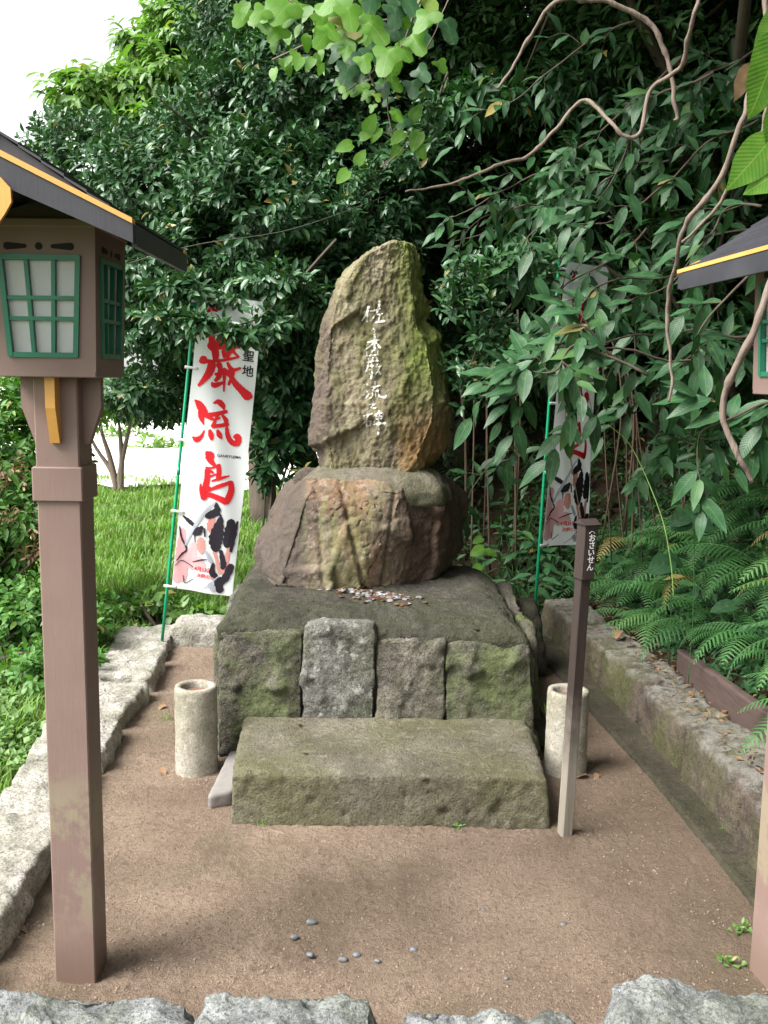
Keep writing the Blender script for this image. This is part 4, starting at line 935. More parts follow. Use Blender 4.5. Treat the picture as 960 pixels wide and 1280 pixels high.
# lighter tree beyond
tB = thing('broadleaf_tree', (-2.6, 10.5, 0), 'taller light green tree with drooping leaves rising behind the dark evergreen against white sky', 'tree')
bl = [pb(140, 130, 10.5, .75, .8, .32), pb(230, 110, 10.5, .8, .8, .45), pb(300, 50, 10.5, .95, .9, .55), pb(180, 60, 11, .35, .6, .22), pb(250, 40, 10.8, .6, .8, .4), pb(390, 20, 10, 1.1, 1, .8), pb(110, 105, 10.6, .25, .5, .16), pb(330, 120, 10.4, .9, .9, .6), pb(240, 170, 10.4, .9, .8, .4)]
crown(tB, bl, 5200, 7, .16, .42, LEAF_LIGHT, T8, .5, -.2, 1.6, droop=.7)
limbs(tB, (-1.2, 9.6, 0), [at(150, 130, 10.5), at(240, 80, 10.5), at(310, 30, 10.5), at(390, 10, 10.2)], .13, mid=.6)

# light green shrub seen through the gap beside the stele
def bush(name, base, blobs, n, k, ln, wd, mat, label, cat='shrub', T=T8, gap=-.3, group=None, **kw):
    t = thing(name, base, label, cat, group); crown(t, blobs, n, k, ln, wd, mat, T, .85, gap, 3, name='foliage', **kw)
    parts = []
    for b in blobs:
        for _ in range(2):
            e = np.array(b[:3])+rng.normal(0, .3, 3)*np.array(b[3:6]); s_ = np.array(base, float)+rng.normal(0, .05, 3)*[1, 1, 0]
            parts.append(tube([s_-[0, 0, .1], (s_+e)/2+rng.normal(0, .04, 3), e], [.014, .009, .004], 5, 4))
    V, F = join(parts); obj('stem', V, F, BARK, t)
    return t
bush('shrub', (-.85, 6.2, 0), [pb(350, 550, 6.2, .22, .25, .26), pb(385, 600, 6.1, .16, .22, .18), pb(335, 590, 6.3, .12, .2, .14), pb(370, 500, 6.2, .3, .3, .2)], 420, 5, .085, .48, LEAF_BROAD, 'loose green shrub showing between the left banner and the stele base')
bush('shrub', (-2.75, 5.7, 0), [pb(0, 560, 5.8, .38, .4, .32), pb(30, 640, 5.5, .33, .4, .3), pb(90, 560, 6.2, .10, .3, .25), pb(-40, 700, 5.4, .4, .4, .3), pb(40, 500, 6.1, .35, .4, .22)], 2300, 5, .075, .40, LEAF_WEED, 'tangled green shrub on the left edge behind the lantern post')
bush('dry_brush', (-2.5, 5.3, 0), [pb(25, 650, 5.2, .25, .15, .12), pb(55, 690, 5.2, .2, .1, .1), pb(10, 590, 5.3, .2, .1, .1)], 80, 4, .05, .35, DRYLEAF, 'patch of withered pinkish brown leaves in the left shrub', 'dead leaves')
bush('shrub', (-2.15, 4.9, 0), [pb(20, 770, 5.0, .4, .3, .22), pb(95, 770, 5.0, .22, .3, .16), pb(70, 830, 4.5, .25, .3, .12), pb(150, 770, 5.7, .3, .25, .06), pb(180, 750, 6.0, .35, .2, .05)], 1100, 5, .05, .6, LEAF_WEED, 'low green weeds at the foot of the left shrub', 'weeds')
bush('bright_weed', (-1.35, 5.5, 0), [pb(165, 760, 5.5, .12, .1, .07), pb(190, 752, 5.6, .1, .1, .06), pb(245, 765, 5.6, .2, .1, .06)], 90, 4, .07, .7, LEAF_LIGHT, 'small bright yellow green weed behind the far end of the left kerb', 'weed')

# small multi-stem tree on the lawn
tC = thing('young_tree', gz(150, 618), 'small thin many-stemmed tree standing on the bright lawn left of the banner', 'tree')
Yt = gz(150, 618)[1]
for pts in ([(150, 618), (152, 580), (150, 540), (148, 525)], [(147, 618), (138, 575), (127, 540), (118, 500)], [(153, 618), (150, 590), (165, 520), (172, 480)], [(146, 616), (140, 590), (120, 560), (100, 520)]):
    V, F = tube([at(a, b, Yt) for a, b in pts], [.045, .035, .022, .01], 7, 4, .15); obj('trunk', V, F, bpy.data.materials['bark_vine'], tC)
crown(tC, [pb(140, 490, Yt, .5, .5, .35), pb(170, 510, Yt, .35, .4, .2), pb(110, 500, Yt, .4, .4, .35)], 420, 5, .13, .45, LEAF_LIGHT, T5, .9, -.3, 1.2)
# far pale building and far hedge
bush('hedge', (-9, 21, 0), [(-7.8, 20, .2, .9, .5, .3), (-5.9, 22, .1, .7, .5, .3), (-4.6, 19, .05, .6, .4, .22), (-9.5, 23, .4, 1.2, .6, .7), (-3.2, 24, .3, .9, .6, .5), (-11.5, 20, .5, 1.2, .6, .7)], 420, 5, .2, .5, LEAF_LIGHT, 'broken line of low pale green bushes beyond the bright path', 'bushes', T=T5)

# ------------------------------------------------------------------ dark thicket on the slope behind and to the right
def tree(base, blobs, n, k, ln, wd, mat, label, r0=.07, T=T5, tips=None, gap=-.15, inner=.5, **kw):
    t = thing('thicket_tree', base, label, 'tree', 'dark trees on the slope behind the monument')
    crown(t, blobs, n, k, ln, wd, mat, T, inner, gap, 2.2, **kw)
    limbs(t, base, tips or [b[:3] for b in blobs[:5]], r0); return t
tree((.55, 7.3, .9), [pb(540, 150, 6.9, .8, .7, .7), pb(620, 60, 6.6, .9, .8, .6), pb(530, 330, 7.2, .7, .5, .6), pb(620, 300, 7.4, .7, .6, .7), pb(560, 450, 7.3, .6, .4, .5), pb(680, 180, 7, .8, .6, .6)], 8000, 5, .085, .36, LEAF_DARK, 'dark evergreen rising directly behind the stele', .09)
tree((2.0, 7.0, 1.2), [pb(760, 80, 6.3, .9, .8, .6), pb(860, 60, 5.9, .8, .8, .6), pb(760, 300, 7.0, .9, .6, .7), pb(900, 220, 6.4, .8, .7, .6), pb(720, 430, 7.2, .8, .5, .5), pb(860, 400, 6.8, .8, .6, .6), pb(950, 380, 6, .7, .6, .7)], 9000, 5, .11, .30, LEAF_DARK, 'dark long-leaved tree filling the upper right', .08)
tree((3.4, 5.6, 1.5), [(3.0, 4.6, 2.6, .7, .8, .6), (3.2, 5.4, 1.9, .6, .8, .5), (2.9, 4.0, 2.2, .5, .6, .4), (2.7, 5.6, 2.8, .8, .8, .6)], 4000, 5, .11, .32, LEAF_DARK, 'dark tree at the right edge behind the right lantern', .08)
tree((4.2, 1.6, 1.8), [(3.3, 2.6, 2.0, .8, 1, .8), (3.4, 1.2, 2.2, .8, 1, .9), (3.3, -.2, 2.0, .8, 1, .9), (3.3, -1.8, 2.0, .8, 1, 1.0), (3.2, -3.2, 2.0, .8, 1, 1.0), (3.0, .6, 3.2, .8, 1.2, .7), (2.8, -1.6, 3.3, .8, 1.2, .7)], 5200, 5, .13, .4, LEAF_DARK, 'unseen dark tree added right of the court entrance to shade the stele', .08)  # added out of view to keep sky light off the stele's right side
# roof of foliage high over the court, continuing the trees past the top of the frame
cv = thing('overhanging_tree', (2.6, 6.2, 1.3), 'big tree whose leafy boughs overhang the court from the upper right', 'tree')
bl = [(1.2, 5.6, 4.1, 1.1, 1, .6), (.0, 6.2, 4.4, 1.1, 1, .6), (2.3, 4.6, 3.9, 1.0, 1, .6), (1.5, 3.6, 4.3, 1.0, .9, .5), (2.6, 3.0, 3.6, .9, .9, .6), (.2, 4.9, 4.6, 1.0, .9, .5), (2.9, 5.8, 3.6, 1, 1, .8), (1.0, 7.2, 4.8, 1.4, .9, .8), (-.9, 7.0, 4.9, 1, .9, .6), (2.4, 1.9, 4.0, .9, .9, .5), (3.2, 1.2, 3.4, .8, .9, .7), (2.2, 7.4, 4.4, 1.2, .9, .9), (1.3, 2.2, 3.9, .9, .9, .4), (.4, 3.4, 4.2, .8, .9, .4), (1.9, .6, 3.6, .9, .9, .5), (.7, .9, 4.0, .8, .9, .4), (1.7, -.8, 3.5, .9, .9, .5), (3.2, -.6, 3.0, .9, 1, 1), (3.4, 2.6, 2.6, .8, 1, .9), (.3, -.9, 4.1, .8, .8, .4)]
crown(cv, bl, 16000, 5, .13, .45, LEAF_DARK, T5, .6, -.1, 1.8)
limbs(cv, (2.6, 6.2, 1.2), [b[:3] for b in bl[:9]], .075)
# far-off slope cover closes the view under the trees
def scatter_on(n, xr, yr, cond=None):
    P = np.stack([rng.uniform(*xr, n), rng.uniform(*yr, n)], -1)
    if cond is not None: P = P[cond(P[:, 0], P[:, 1])]
    return np.concatenate([P, terr(P[:, 0], P[:, 1])[:, None]], 1)
P = scatter_on(5200, (-.6, 5.5), (5.7, 10.5), lambda x_, y_: x_ > -.5+(y_-5.7)*.05); P[:, 2] += rng.random(len(P))**1.3*(.25+.28*np.clip(P[:, 1]-6, 0, 3))
V, F, r_ = cluster_leaves(P, np.tile([0, -.6, .8], (len(P), 1)), 5, .085, .38, T5)
tag(obj('undergrowth', V, F, LEAF_DARK, smooth=False, kind='stuff', rnd=r_, base=False), 'mass of dark leaves covering the slope behind the monument', 'undergrowth')
P = scatter_on(9000, (2.5, 9), (8.5, 13)); P[:, 2] += rng.random(len(P))*4.5
V, F, r_ = cluster_leaves(P, np.tile([0, -.8, .6], (len(P), 1)), 5, .16, .5, T5)
tag(obj('far_wood', V, F, LEAF_DARK, smooth=False, kind='stuff', rnd=r_, base=False), 'dense dark wood closing the view at the top of the slope', 'wood')
P = scatter_on(7500, (-.5, 4.2), (8.3, 9.6)); P[:, 2] += rng.random(len(P))*3.6
V, F, r_ = cluster_leaves(P, np.tile([0, -.8, .6], (len(P), 1)), 5, .13, .5, T5)
tag(obj('rear_wood', V, F, LEAF_DARK, smooth=False, kind='stuff', rnd=r_, base=False), 'dense dark wood right behind the stele', 'wood')

# ------------------------------------------------------------------ ferns on the bank
def frond_mesh(L, npair, curl, seed):
    r = random.Random(seed); parts = []; pts = []
    for i in range(13):
        t = i/12; a = radians(62)-curl*t; 
        pts.append(pts[-1]+np.array([cos(a), 0, sin(a)])*L/12 if pts else np.zeros(3))
    C = np.array(pts); parts.append(tube(C, np.linspace(.0022, .0006, 13), 3, 1))
    for i in range(npair):
        t = .16+.84*(i/(npair-1)); k = t*12; j = min(int(k), 11); p = C[j]+(C[j+1]-C[j])*(k-j); T = nrm(C[j+1]-C[j])
        l = L*.36*math.sin(pi*min(1, (.10+.98*(1-t)**.85)))**.8*(.92+.16*r.random()) if t < .97 else L*.04
        l = L*.30*(1-t)**.75*(.55+.45*min(1, (t-.1)*5))+L*.015
        up = np.cross(T, [0, 1, 0]); up = up if up[2] > 0 else -up
        for s in (-1, 1):
            D = nrm(np.array([0, s, 0])+T*.38-np.array([0, 0, .18])+up*.1); W_ = L*.021*(.75+.5*(1-t)); n = 6; V = []; 
            for q in range(n+1):
                f = q/n; w_ = W_*(1-f)**.6*(1+.0)*(1.0 if q else .6); c_ = p+D*l*f-np.array([0, 0, 1])*l*.25*f*f
                V += [c_+T*w_-D*.0, c_+up*.001, c_-T*w_*.95]
                if q < n: 
                    f2 = f+.55/n; w2 = w_*.55; c2 = p+D*l*f2-np.array([0, 0, 1])*l*.25*f2*f2; V += [c2+T*w2, c2+up*.001, c2-T*w2]
            m_ = len(V)//3; F = []
            for q in range(m_-1): a = q*3; F += [(a, a+1, a+4, a+3), (a+1, a+2, a+5, a+4)]
            parts.append((V, F))
    V, F = join(parts); return newmesh('frond', V, F, FERN, smooth=False, rnd=np.full(len(V), r.random()))
FR = [frond_mesh(.40, 19, 1.5+.25*i, i) for i in range(4)]
def fern(x_, y_, n, sc, label='green fern with arching feathery fronds on the bank right of the wooden post', group='ferns covering the right bank', az0=None, spread=2*pi):
    z_ = float(terr(x_, y_)); t = thing('fern', (x_, y_, z_-.01), label, 'fern', group); t.empty_display_size = .05
    for i in range(n):
        o = bpy.data.objects.new('frond', FR[random.randrange(4)]); COL.objects.link(o); o.parent = t
        az = (az0 if az0 is not None else random.random()*6.28)+spread*(i/n-.5)+random.uniform(-.25, .25); s_ = sc*random.uniform(.75, 1.15)
        o.matrix_basis = Matrix.Rotation(az, 4, 'Z') @ Matrix.Rotation(random.uniform(-.1, .35), 4, 'Y') @ Matrix.Rotation(random.uniform(-.25, .25), 4, 'X') @ Matrix.Diagonal((s_, s_, s_, 1))
nf = 0
for i in range(112):
    y_ = 2.9+(i % 16)*.205+random.uniform(-.1, .1); x_ = 1.50+(i//16)*.19+random.uniform(-.1, .12)
    if x_ < 1.68 and y_ < 4.1: x_ += .14
    lo_, ne_ = x_ < 1.85, y_ < 4.4
    lab_ = {(True, True): 'green fern low on the bank behind the dark edging board', (True, False): 'green fern low on the bank between the wall top and the canes', (False, True): 'green fern high on the bank below the right lantern', (False, False): 'green fern high on the bank at the foot of the dead canes'}[(lo_, ne_)]
    fern(x_, y_, 7, random.uniform(.75, 1.15), lab_, {(True, True): 'ferns behind the edging board', (True, False): 'ferns along the wall top', (False, True): 'ferns below the right lantern', (False, False): 'ferns below the canes'}[(lo_, ne_)], az0=radians(205), spread=4.4); nf += 1
for x_, y_ in ((1.25, 5.55), (1.0, 5.75), (1.45, 5.5), (1.5, 6.0), (1.9, 6.1), (2.3, 6.0)): fern(x_, y_, 6, .9, az0=radians(250), spread=4.4)
fern(1.29, 3.02, 5, .55, 'small fern growing over the top of the low wall near the right edge', None, radians(200), 4.5)

# broad low plants among the ferns and behind the pedestal
def one_leaf(L, W_, fold=.15, bend=.25, seg=7, heart=False, mat=None, name='leaf'):
    V = []; F = []
    for i in range(seg+1):
        t = i/seg; w_ = W_*.5*(math.sin(pi*min(t*1.02, 1)**.8))**.85 if not heart else W_*.5*(math.sin(pi*(t*.93+.07)**.62)**.7)
        if i == seg: w_ = .0005
        x_ = L*t; z_ = -bend*L*t*t
        if heart and i == 0: V += [(-L*.10, w_*.75, 0), (0, 0, 0), (-L*.10, -w_*.75, 0)]
        else: V += [(x_, w_, z_+fold*w_+.02*L*math.sin(i*2.1)), (x_, 0, z_), (x_, -w_, z_+fold*w_+.02*L*math.cos(i*1.7))]
    for i in range(seg): a = i*3; F += [(a+1, a, a+3, a+4), (a+2, a+1, a+4, a+5)]
    return newmesh(name, V, F, mat, smooth=True, rnd=np.full(len(V), random.random()))
LB = [one_leaf(1, .36, .2, b_, mat=LBV) for b_ in (.1, .25, .4)]
LH = [one_leaf(1, .85, .15, b_, heart=True, mat=LBV) for b_ in (.15, .3)]
LL = [one_leaf(1, .75, .15, b_, heart=True, mat=LVV) for b_ in (.1, .3)]
LE = [one_leaf(1, .5, .1, b_, mat=LVV) for b_ in (.1, .2)]
def put_leaf(par, me, p, D, N, s_, name='leaf'):
    D = Vector(D).normalized(); N = Vector(N); Sx = N.cross(D)
    if Sx.length < 1e-3: Sx = Vector((1, 0, 0)).cross(D)
    Sx.normalize(); N = D.cross(Sx)
    off = OFF[par.name]; p = Vector(p)-Vector(off)
    m_ = Matrix(((D.x*s_, Sx.x*s_, N.x*s_, p.x), (D.y*s_, Sx.y*s_, N.y*s_, p.y), (D.z*s_, Sx.z*s_, N.z*s_, p.z), (0, 0, 0, 1)))
    o = bpy.data.objects.new(name, me); COL.objects.link(o); o.parent = par; o.matrix_basis = m_; return o
def plant(x_, y_, n, h_, ls, meshes, label, group, zoff=0):
    z_ = float(terr(x_, y_))+zoff; t = thing('broadleaf_plant', (x_, y_, z_), label, 'plant', group); parts = []
    for i in range(n):
        az = random.random()*6.28; r_ = h_*random.uniform(.2, .8); e = np.array([x_+cos(az)*r_, y_+sin(az)*r_, z_+h_*random.uniform(.4, 1.1)])
        parts.append(tube([(x_, y_, z_-.02), ((x_+e[0])/2, (y_+e[1])/2, z_+h_*.6), e], .0018, 3, 3))
        put_leaf(t, random.choice(meshes), e, (cos(az), sin(az), random.uniform(-.3, .2)), (random.uniform(-.3, .3), -.4, 1), ls*random.uniform(.7, 1.2))
    V, F = join(parts); obj('stem', V, F, FERN, t)
for i in range(34):
    y_ = random.uniform(3.2, 5.9); x_ = random.uniform(1.5, 2.7); plant(x_, y_, 7, .22, .095, LB+LH, 'small broad-leaved plant growing between the ferns on the right bank', 'broad-leaved plants among the ferns')
for i in range(16):
    x_ = random.uniform(.72, 1.2); y_ = random.uniform(5.75, 6.5); plant(x_, y_, 8, .30, .12, LB, 'leafy green plant on the slope right of the boulder, near the right banner', 'leafy plants behind the pedestal')
for (px, py, Yl, s_) in ((605, 685, 5.4, .10), (604, 715, 5.35, .10), (838, 700, 4.3, .13), (868, 645, 4.0, .13)):
    p = at(px, py, Yl); z_ = float(terr(p[0], p[1])); t = thing('bright_leaf_plant', (p[0], p[1], z_), {605: 'plant with a round yellow green leaf just right of the boulder, upper one', 604: 'plant with a round yellow green leaf just right of the boulder, lower one', 838: 'plant with a round heart-shaped green leaf in the middle of the fern bank', 868: 'taller heart-leaved plant high in the fern bank'}[px], 'plant')
    V, F = tube([(p[0], p[1], z_-.02), (p[0]+.02, p[1], (p[2]+z_)/2), tuple(p)], .002, 4, 3); obj('stem', V, F, FERN, t)
    for k in range(3): put_leaf(t, (LL if px < 700 else LH)[k % 2], p+rng.normal(0, .03 if k else 0, 3), (cos(k*2.2-2.2), -.3, -.25), (0, -.75, .7), s_*(1 if k == 0 else .7))
# thick low cover between the plants
P = scatter_on(9000, (1.38, 3.6), (2.2, 6.4)); P[:, 2] += rng.random(len(P))*.14
V, F, r_ = cluster_leaves(P, np.tile([-.4, -.5, .8], (len(P), 1)), 4, .05, .4, T5)
tag(obj('ground_cover', V, F, LEAF_BROAD, smooth=False, kind='stuff', rnd=r_, base=False), 'low green cover between the ferns on the right bank', 'ground cover')
P = scatter_on(700, (1.2, 1.75), (2.2, 5.6)); P[:, 2] = np.maximum(P[:, 2], np.where(P[:, 0] < 1.36, .215, 0))+.006
kk = P[:, 0] > wx(P[:, 1])+.05; P = P[kk]
V, F, r_ = leaves(T5, P, nrm(rng.normal(size=(len(P), 3))*[1, 1, .15]), np.tile([0, 0, 1.0], (len(P), 1))+rng.normal(0, .2, (len(P), 3)), .02+.04*rng.random(len(P)), .008+.012*rng.random(len(P)))
tag(obj('leaf_litter', V, F, DRYLEAF, smooth=False, kind='stuff', rnd=r_, base=False), 'brown leaf litter lying on the wall top and bank foot', 'leaf litter')

# ------------------------------------------------------------------ leafy boughs hanging at the right
def bough(pts, n, ls, meshes, label, rad=.006, nm='leafy_bough', cat='branch', grp=None, droop=.45, mat=BARK, side=.9):
    W3 = [at(a, b, c_)+rng.normal(0, .03, 3) for a, b, c_ in pts]; t = thing(nm, W3[0], label, cat, grp)
    C = catmull(W3, 8); C = C+np.stack([fbm(C*3+i*9, 2) for i in range(3)], -1)*.05
    V, F = tube(C, np.linspace(rad, rad*.35, len(C)), 6, 1, .1); obj('stem', V, F, mat, t)
    m_ = len(C); k = max(3, int(n/3.7)); left = n
    for q in range(k+1):
        f = .15+.85*q/k; j = min(int(f*(m_-1)), m_-2); p = C[j]; T = nrm(C[j+1]-C[j]); s = 1 if q % 2 else -1
        sd_ = nrm(np.cross(T, [0, -1, .3])); out = nrm(T*(.6 if q < k else 1)+sd_*s*random.uniform(.3, 1.0)*(q < k)+rng.normal(0, .3, 3)*[1, 1, .6]-[0, .25, .15])
        ln = random.uniform(.10, .24); tw = [p, p+out*ln*.5+[0, 0, .01], p+out*ln-[0, 0, .05*ln/.2]]
        V, F = tube(tw, [rad*.4, rad*.25, rad*.15], 4, 4); obj('twig', V, F, mat, t); TC = catmull(tw, 4); nl = random.choice((4, 5, 6, 7))
        nl += random.choice((-1, 0, 1, 2))
        for u in range(nl):
            g = .12+.88*u/(nl-1); pp = TC[min(int(g*(len(TC)-1)), len(TC)-1)]; az = u*2.4+random.random()
            a_ = nrm(np.cross(out, [0, -1, .2])); b_ = np.cross(out, a_); spread = 1.1*(1-g)+.45
            D = out*.8+(a_*cos(az)+b_*sin(az)*.7)*spread-np.array([0, .15, droop*random.uniform(.1, .9)])
            put_leaf(t, random.choice(meshes), pp, D, (random.uniform(-.4, .4), -.75, 1.0), ls*random.uniform(.7, 1.3))
    return t
BL = [
 ([(800, 440, 3.8), (740, 430, 3.8), (690, 450, 3.8), (640, 480, 3.8)], 26, .13, 'thick bough hiding the middle of the right banner'),
 ([(800, 455, 3.7), (740, 445, 3.7), (700, 455, 3.7), (670, 475, 3.7)], 16, .13, 'bough ending in long leaves just above the visible part of the right banner'),
 ([(800, 300, 4.6), (760, 330, 4.6), (720, 350, 4.6), (690, 380, 4.6)], 22, .12, 'dim bough across the top of the right banner'),
 ([(960, 420, 4.3), (900, 430, 4.3), (840, 470, 4.3), (800, 520, 4.3)], 24, .12, 'bough in the middle distance left of the right lantern box'),
 ([(960, 280, 4.7), (880, 300, 4.8), (800, 350, 4.8), (760, 400, 4.8)], 26, .12, 'dim broad bough behind the hanging vines'),
 ([(940, 560, 4.4), (880, 540, 4.4), (830, 560, 4.4), (800, 600, 4.4)], 22, .11, 'bough drooping into the ferns at the right'),
 ([(860, 200, 5.0), (800, 220, 5.0), (740, 240, 5.0), (690, 250, 5.0)], 24, .12, 'dim bough in the upper right middle distance'),
 ([(960, 60, 4.8), (900, 90, 4.8), (850, 140, 4.8), (820, 190, 4.8)], 24, .12, 'dim bough at the top right corner'),
 ([(700, 250, 5.2), (650, 260, 5.2), (600, 290, 5.2), (575, 330, 5.2)], 22, .11, 'dim bough to the right of the stele top'),
 ([(700, 560, 5.0), (650, 570, 5.0), (620, 600, 5.1), (600, 640, 5.1)], 18, .10, 'low bough between the boulder and the green pole of the right banner'),
 ([(900, 330, 4.3), (780, 360, 4.2), (700, 380, 4.1), (650, 440, 4.0)], 24, .12, 'upper leafy bough in front of the right banner'),
 ([(960, 430, 3.9), (820, 420, 4.0), (740, 450, 3.9), (700, 540, 3.9)], 24, .13, 'bough of long leaves crossing the middle of the right banner'),
 ([(900, 450, 3.9), (760, 445, 3.9), (700, 450, 3.9), (640, 460, 3.9)], 16, .12, 'lowest bough reaching left past the green pole of the right banner'),
 ([(960, 150, 4.2), (860, 190, 4.3), (760, 270, 4.4), (690, 300, 4.4), (640, 330, 4.4)], 30, .12, 'long bough running down from the top right towards the stele'),
 ([(860, 60, 4.6), (760, 150, 4.6), (700, 190, 4.6), (620, 240, 4.6), (560, 270, 4.6)], 30, .10, 'dim bough above the stele under the looping vine'),
 ([(960, 330, 3.3), (920, 380, 3.4), (880, 420, 3.4), (865, 400, 3.4)], 14, .11, 'bough with roundish leaves left of the right lantern roof'),
 ([(980, 500, 3.1), (930, 520, 3.2), (900, 560, 3.2), (880, 590, 3.2)], 14, .13, 'bough of broad leaves under the right lantern'),
 ([(960, 250, 3.6), (900, 260, 3.8), (840, 300, 3.8), (800, 340, 3.9)], 18, .12, 'bough above the right lantern roof'),
 ([(880, 100, 3.9), (820, 120, 4.0), (770, 200, 4.0), (740, 250, 4.0)], 18, .11, 'bough of dark leaves at the upper right below the arching vine'),
 ([(800, 30, 4.6), (720, 60, 4.6), (660, 120, 4.7), (600, 140, 4.7)], 18, .11, 'dim bough near the top centre right'),
]
for pts, n, ls, lab in BL: bough(pts, n, ls, LB, lab, grp='leafy boughs hanging at the right')
# small-leaved sprays just right of the stele top
for i, (pts, lab) in enumerate((([(720, 290, 4.5), (640, 330, 4.4), (600, 345, 4.4), (560, 370, 4.5)], 'small-leaved glossy spray right of the stele shoulder'), ([(640, 380, 4.6), (600, 430, 4.5), (580, 480, 4.5)], 'small-leaved spray hanging beside the right side of the stele'), ([(560, 90, 5.0), (530, 160, 5.0), (470, 220, 5.1), (430, 230, 5.1)], 'small-leaved glossy spray above the stele top'))):
    C = catmull([at(*q) for q in pts], 10); t = thing('glossy_spray', C[0], lab, 'branch', 'small-leaved sprays near the stele')
    V, F = tube(C, np.linspace(.007, .002, len(C)), 5, 1); obj('stem', V, F, BARK, t)
    P = np.repeat(C[4:], 5, 0)+rng.normal(0, .055, (len(C[4:])*5, 3)); V, F, r_ = cluster_leaves(P, rng.normal(0, .5, P.shape)+[-.3, -.6, .6], 5, .055, .45, T8); obj('leaves', V, F, LEAF_CAM, t, smooth=False, kind='stuff', rnd=r_)

t = thing('broadleaf_shrub', (2.2, 5.8, float(terr(2.2, 5.8))), 'broad-leaved shrub in the middle distance filling the gaps behind the hanging boughs', 'shrub')
bl = [pb(640, 250, 5.4, .30, .3, .20), pb(720, 210, 5.5, .35, .3, .22), pb(800, 160, 5.4, .35, .3, .25), pb(850, 290, 5.2, .35, .3, .22), pb(930, 180, 5.1, .35, .3, .3), pb(920, 430, 5.0, .3, .3, .25), pb(700, 330, 5.7, .3, .25, .16), pb(800, 400, 5.5, .35, .3, .16), pb(640, 440, 5.8, .25, .2, .2), pb(600, 120, 5.6, .35, .3, .2), pb(700, 90, 5.6, .35, .3, .22), pb(900, 560, 4.8, .25, .3, .2)]
crown(t, bl, 620, 6, .115, .36, LEAF_BROAD, T8, .9, -.15, 3, name='foliage', droop=.45)
limbs(t, (2.2, 5.8, float(terr(2.2, 5.8))), [b[:3] for b in bl[:8]], .03, name='stem')
# stalks (old bamboo-like stems) under the boughs
ck = thing('cane_clump', (2.1, 5.6, float(terr(2.1, 5.6))), 'clump of thin brown dead canes standing above the ferns on the right', 'cane clump')
for i in range(11):
    x_ = random.uniform(735, 850); Yc_ = random.uniform(5.0, 5.9); p0_ = at(x_+random.uniform(-10, 30), random.uniform(590, 660), Yc_); p1_ = at(x_-random.uniform(-10, 35), random.uniform(330, 430), Yc_)
    V, F = tube([p0_-[0, 0, .3], (p0_+p1_)/2+rng.normal(0, .07, 3), p1_], random.uniform(.003, .0075), 6, 5, .25); obj('cane', V, F, STALK, ck)
ck = thing('cane_clump', (.95, 6.4, float(terr(.95, 6.4))), 'thin canes in the dark between the boulder and the right banner', 'cane clump')
for i in range(8):
    x_ = random.uniform(575, 650) if i else 728; Yc_ = random.uniform(6.0, 6.6) if i else 5.9; p0_ = at(x_+4, 655, Yc_); p1_ = at(x_-random.uniform(-8, 8), random.uniform(380, 500), Yc_)
    V, F = tube([p0_-[0, 0, .3], (p0_+p1_)/2+rng.normal(0, .015, 3), p1_], random.uniform(.004, .009), 6, 4, .25); obj('cane', V, F, STALK, ck)

# ------------------------------------------------------------------ vines
def vine(pts, r, label, mat=VINE, cat='vine', n=7):
    W3 = [at(a, b, c_) for a, b, c_ in pts]; C = catmull(W3, 12); C = C+np.stack([fbm(C*9+i*9, 3) for i in range(3)], -1)*.010; rr = np.interp(np.linspace(0, 1, len(C)), np.linspace(0, 1, len(r)), r)*.68
    rr = rr*(1+.55*np.clip(pn(C*31+3), 0, 1)**2*3); V, F = tube(C, rr, n, 1, .25)
    return tag(obj('woody_vine', V, F, mat), label, cat, 'bare vines hanging from the trees')
vine([(505, 238, 3.2), (560, 230, 3.2), (620, 210, 3.1), (680, 180, 3.1), (728, 126, 3.1), (770, 160, 3.0), (800, 165, 3.0), (815, 110, 3.0), (850, 80, 2.9), (870, 10, 2.8), (880, -60, 2.8)], [.004, .007, .008, .009, .009, .009], 'thin wavy vine dipping across the upper right above the stele')
vine([(622, 110, 3.3), (650, 70, 3.3), (690, 8, 3.2), (740, 0, 3.2), (800, 20, 3.2), (832, 65, 3.2), (845, 140, 3.2), (842, 150, 3.2)], [.006, .009, .011, .012, .010, .007], 'thick vine arching in a loop at the top right')
vine([(960, -40, 1.9), (948, 60, 1.9), (925, 160, 1.9), (880, 250, 1.95), (848, 300, 2.0), (846, 340, 2.05), (832, 400, 2.1), (838, 470, 2.1), (836, 500, 2.1)], [.008, .008, .007, .006, .005, .004], 'long vine hanging straight down at the right, ending above the ferns')
vine([(975, 60, 1.8), (950, 170, 1.8), (905, 250, 1.85), (870, 290, 1.9), (850, 305, 1.95)], [.005, .005, .004], 'second vine twisting along the long hanging vine', n=6)
vine([(990, 250, 1.7), (970, 330, 1.7), (940, 420, 1.7), (905, 495, 1.75), (915, 550, 1.75), (940, 605, 1.75)], [.008, .009, .009, .008, .007], 'bent grey vine hanging in front of the right lantern post')
vine([(535, -10, 2.8), (515, 30, 2.8), (500, 60, 2.8), (465, 90, 2.8), (435, 117, 2.8)], [.005, .004, .003], 'thin vine running down through the bright leaves at the top')
vine([(560, 0, 2.8), (545, 40, 2.8), (525, 75, 2.8)], [.003, .002, .002], 'short thin vine at the top beside the bright leaves')
vine([(480, 60, 2.85), (482, 120, 2.85), (492, 160, 2.85), (494, 190, 2.85), (478, 210, 2.8), (496, 195, 2.8), (512, 170, 2.8)], [.0025, .0025, .002], 'curled tendril carrying the small bright leaves above the stele')
V, F = tube([at(130, 338, 2.2), at(250, 305, 3.5), at(370, 285, 4.6), at(480, 246, 6.0)], .0012, 4, 6); tag(obj('thin_wire', V, F, SLAB), 'thin wire strung from the left lantern into the trees', 'wire')
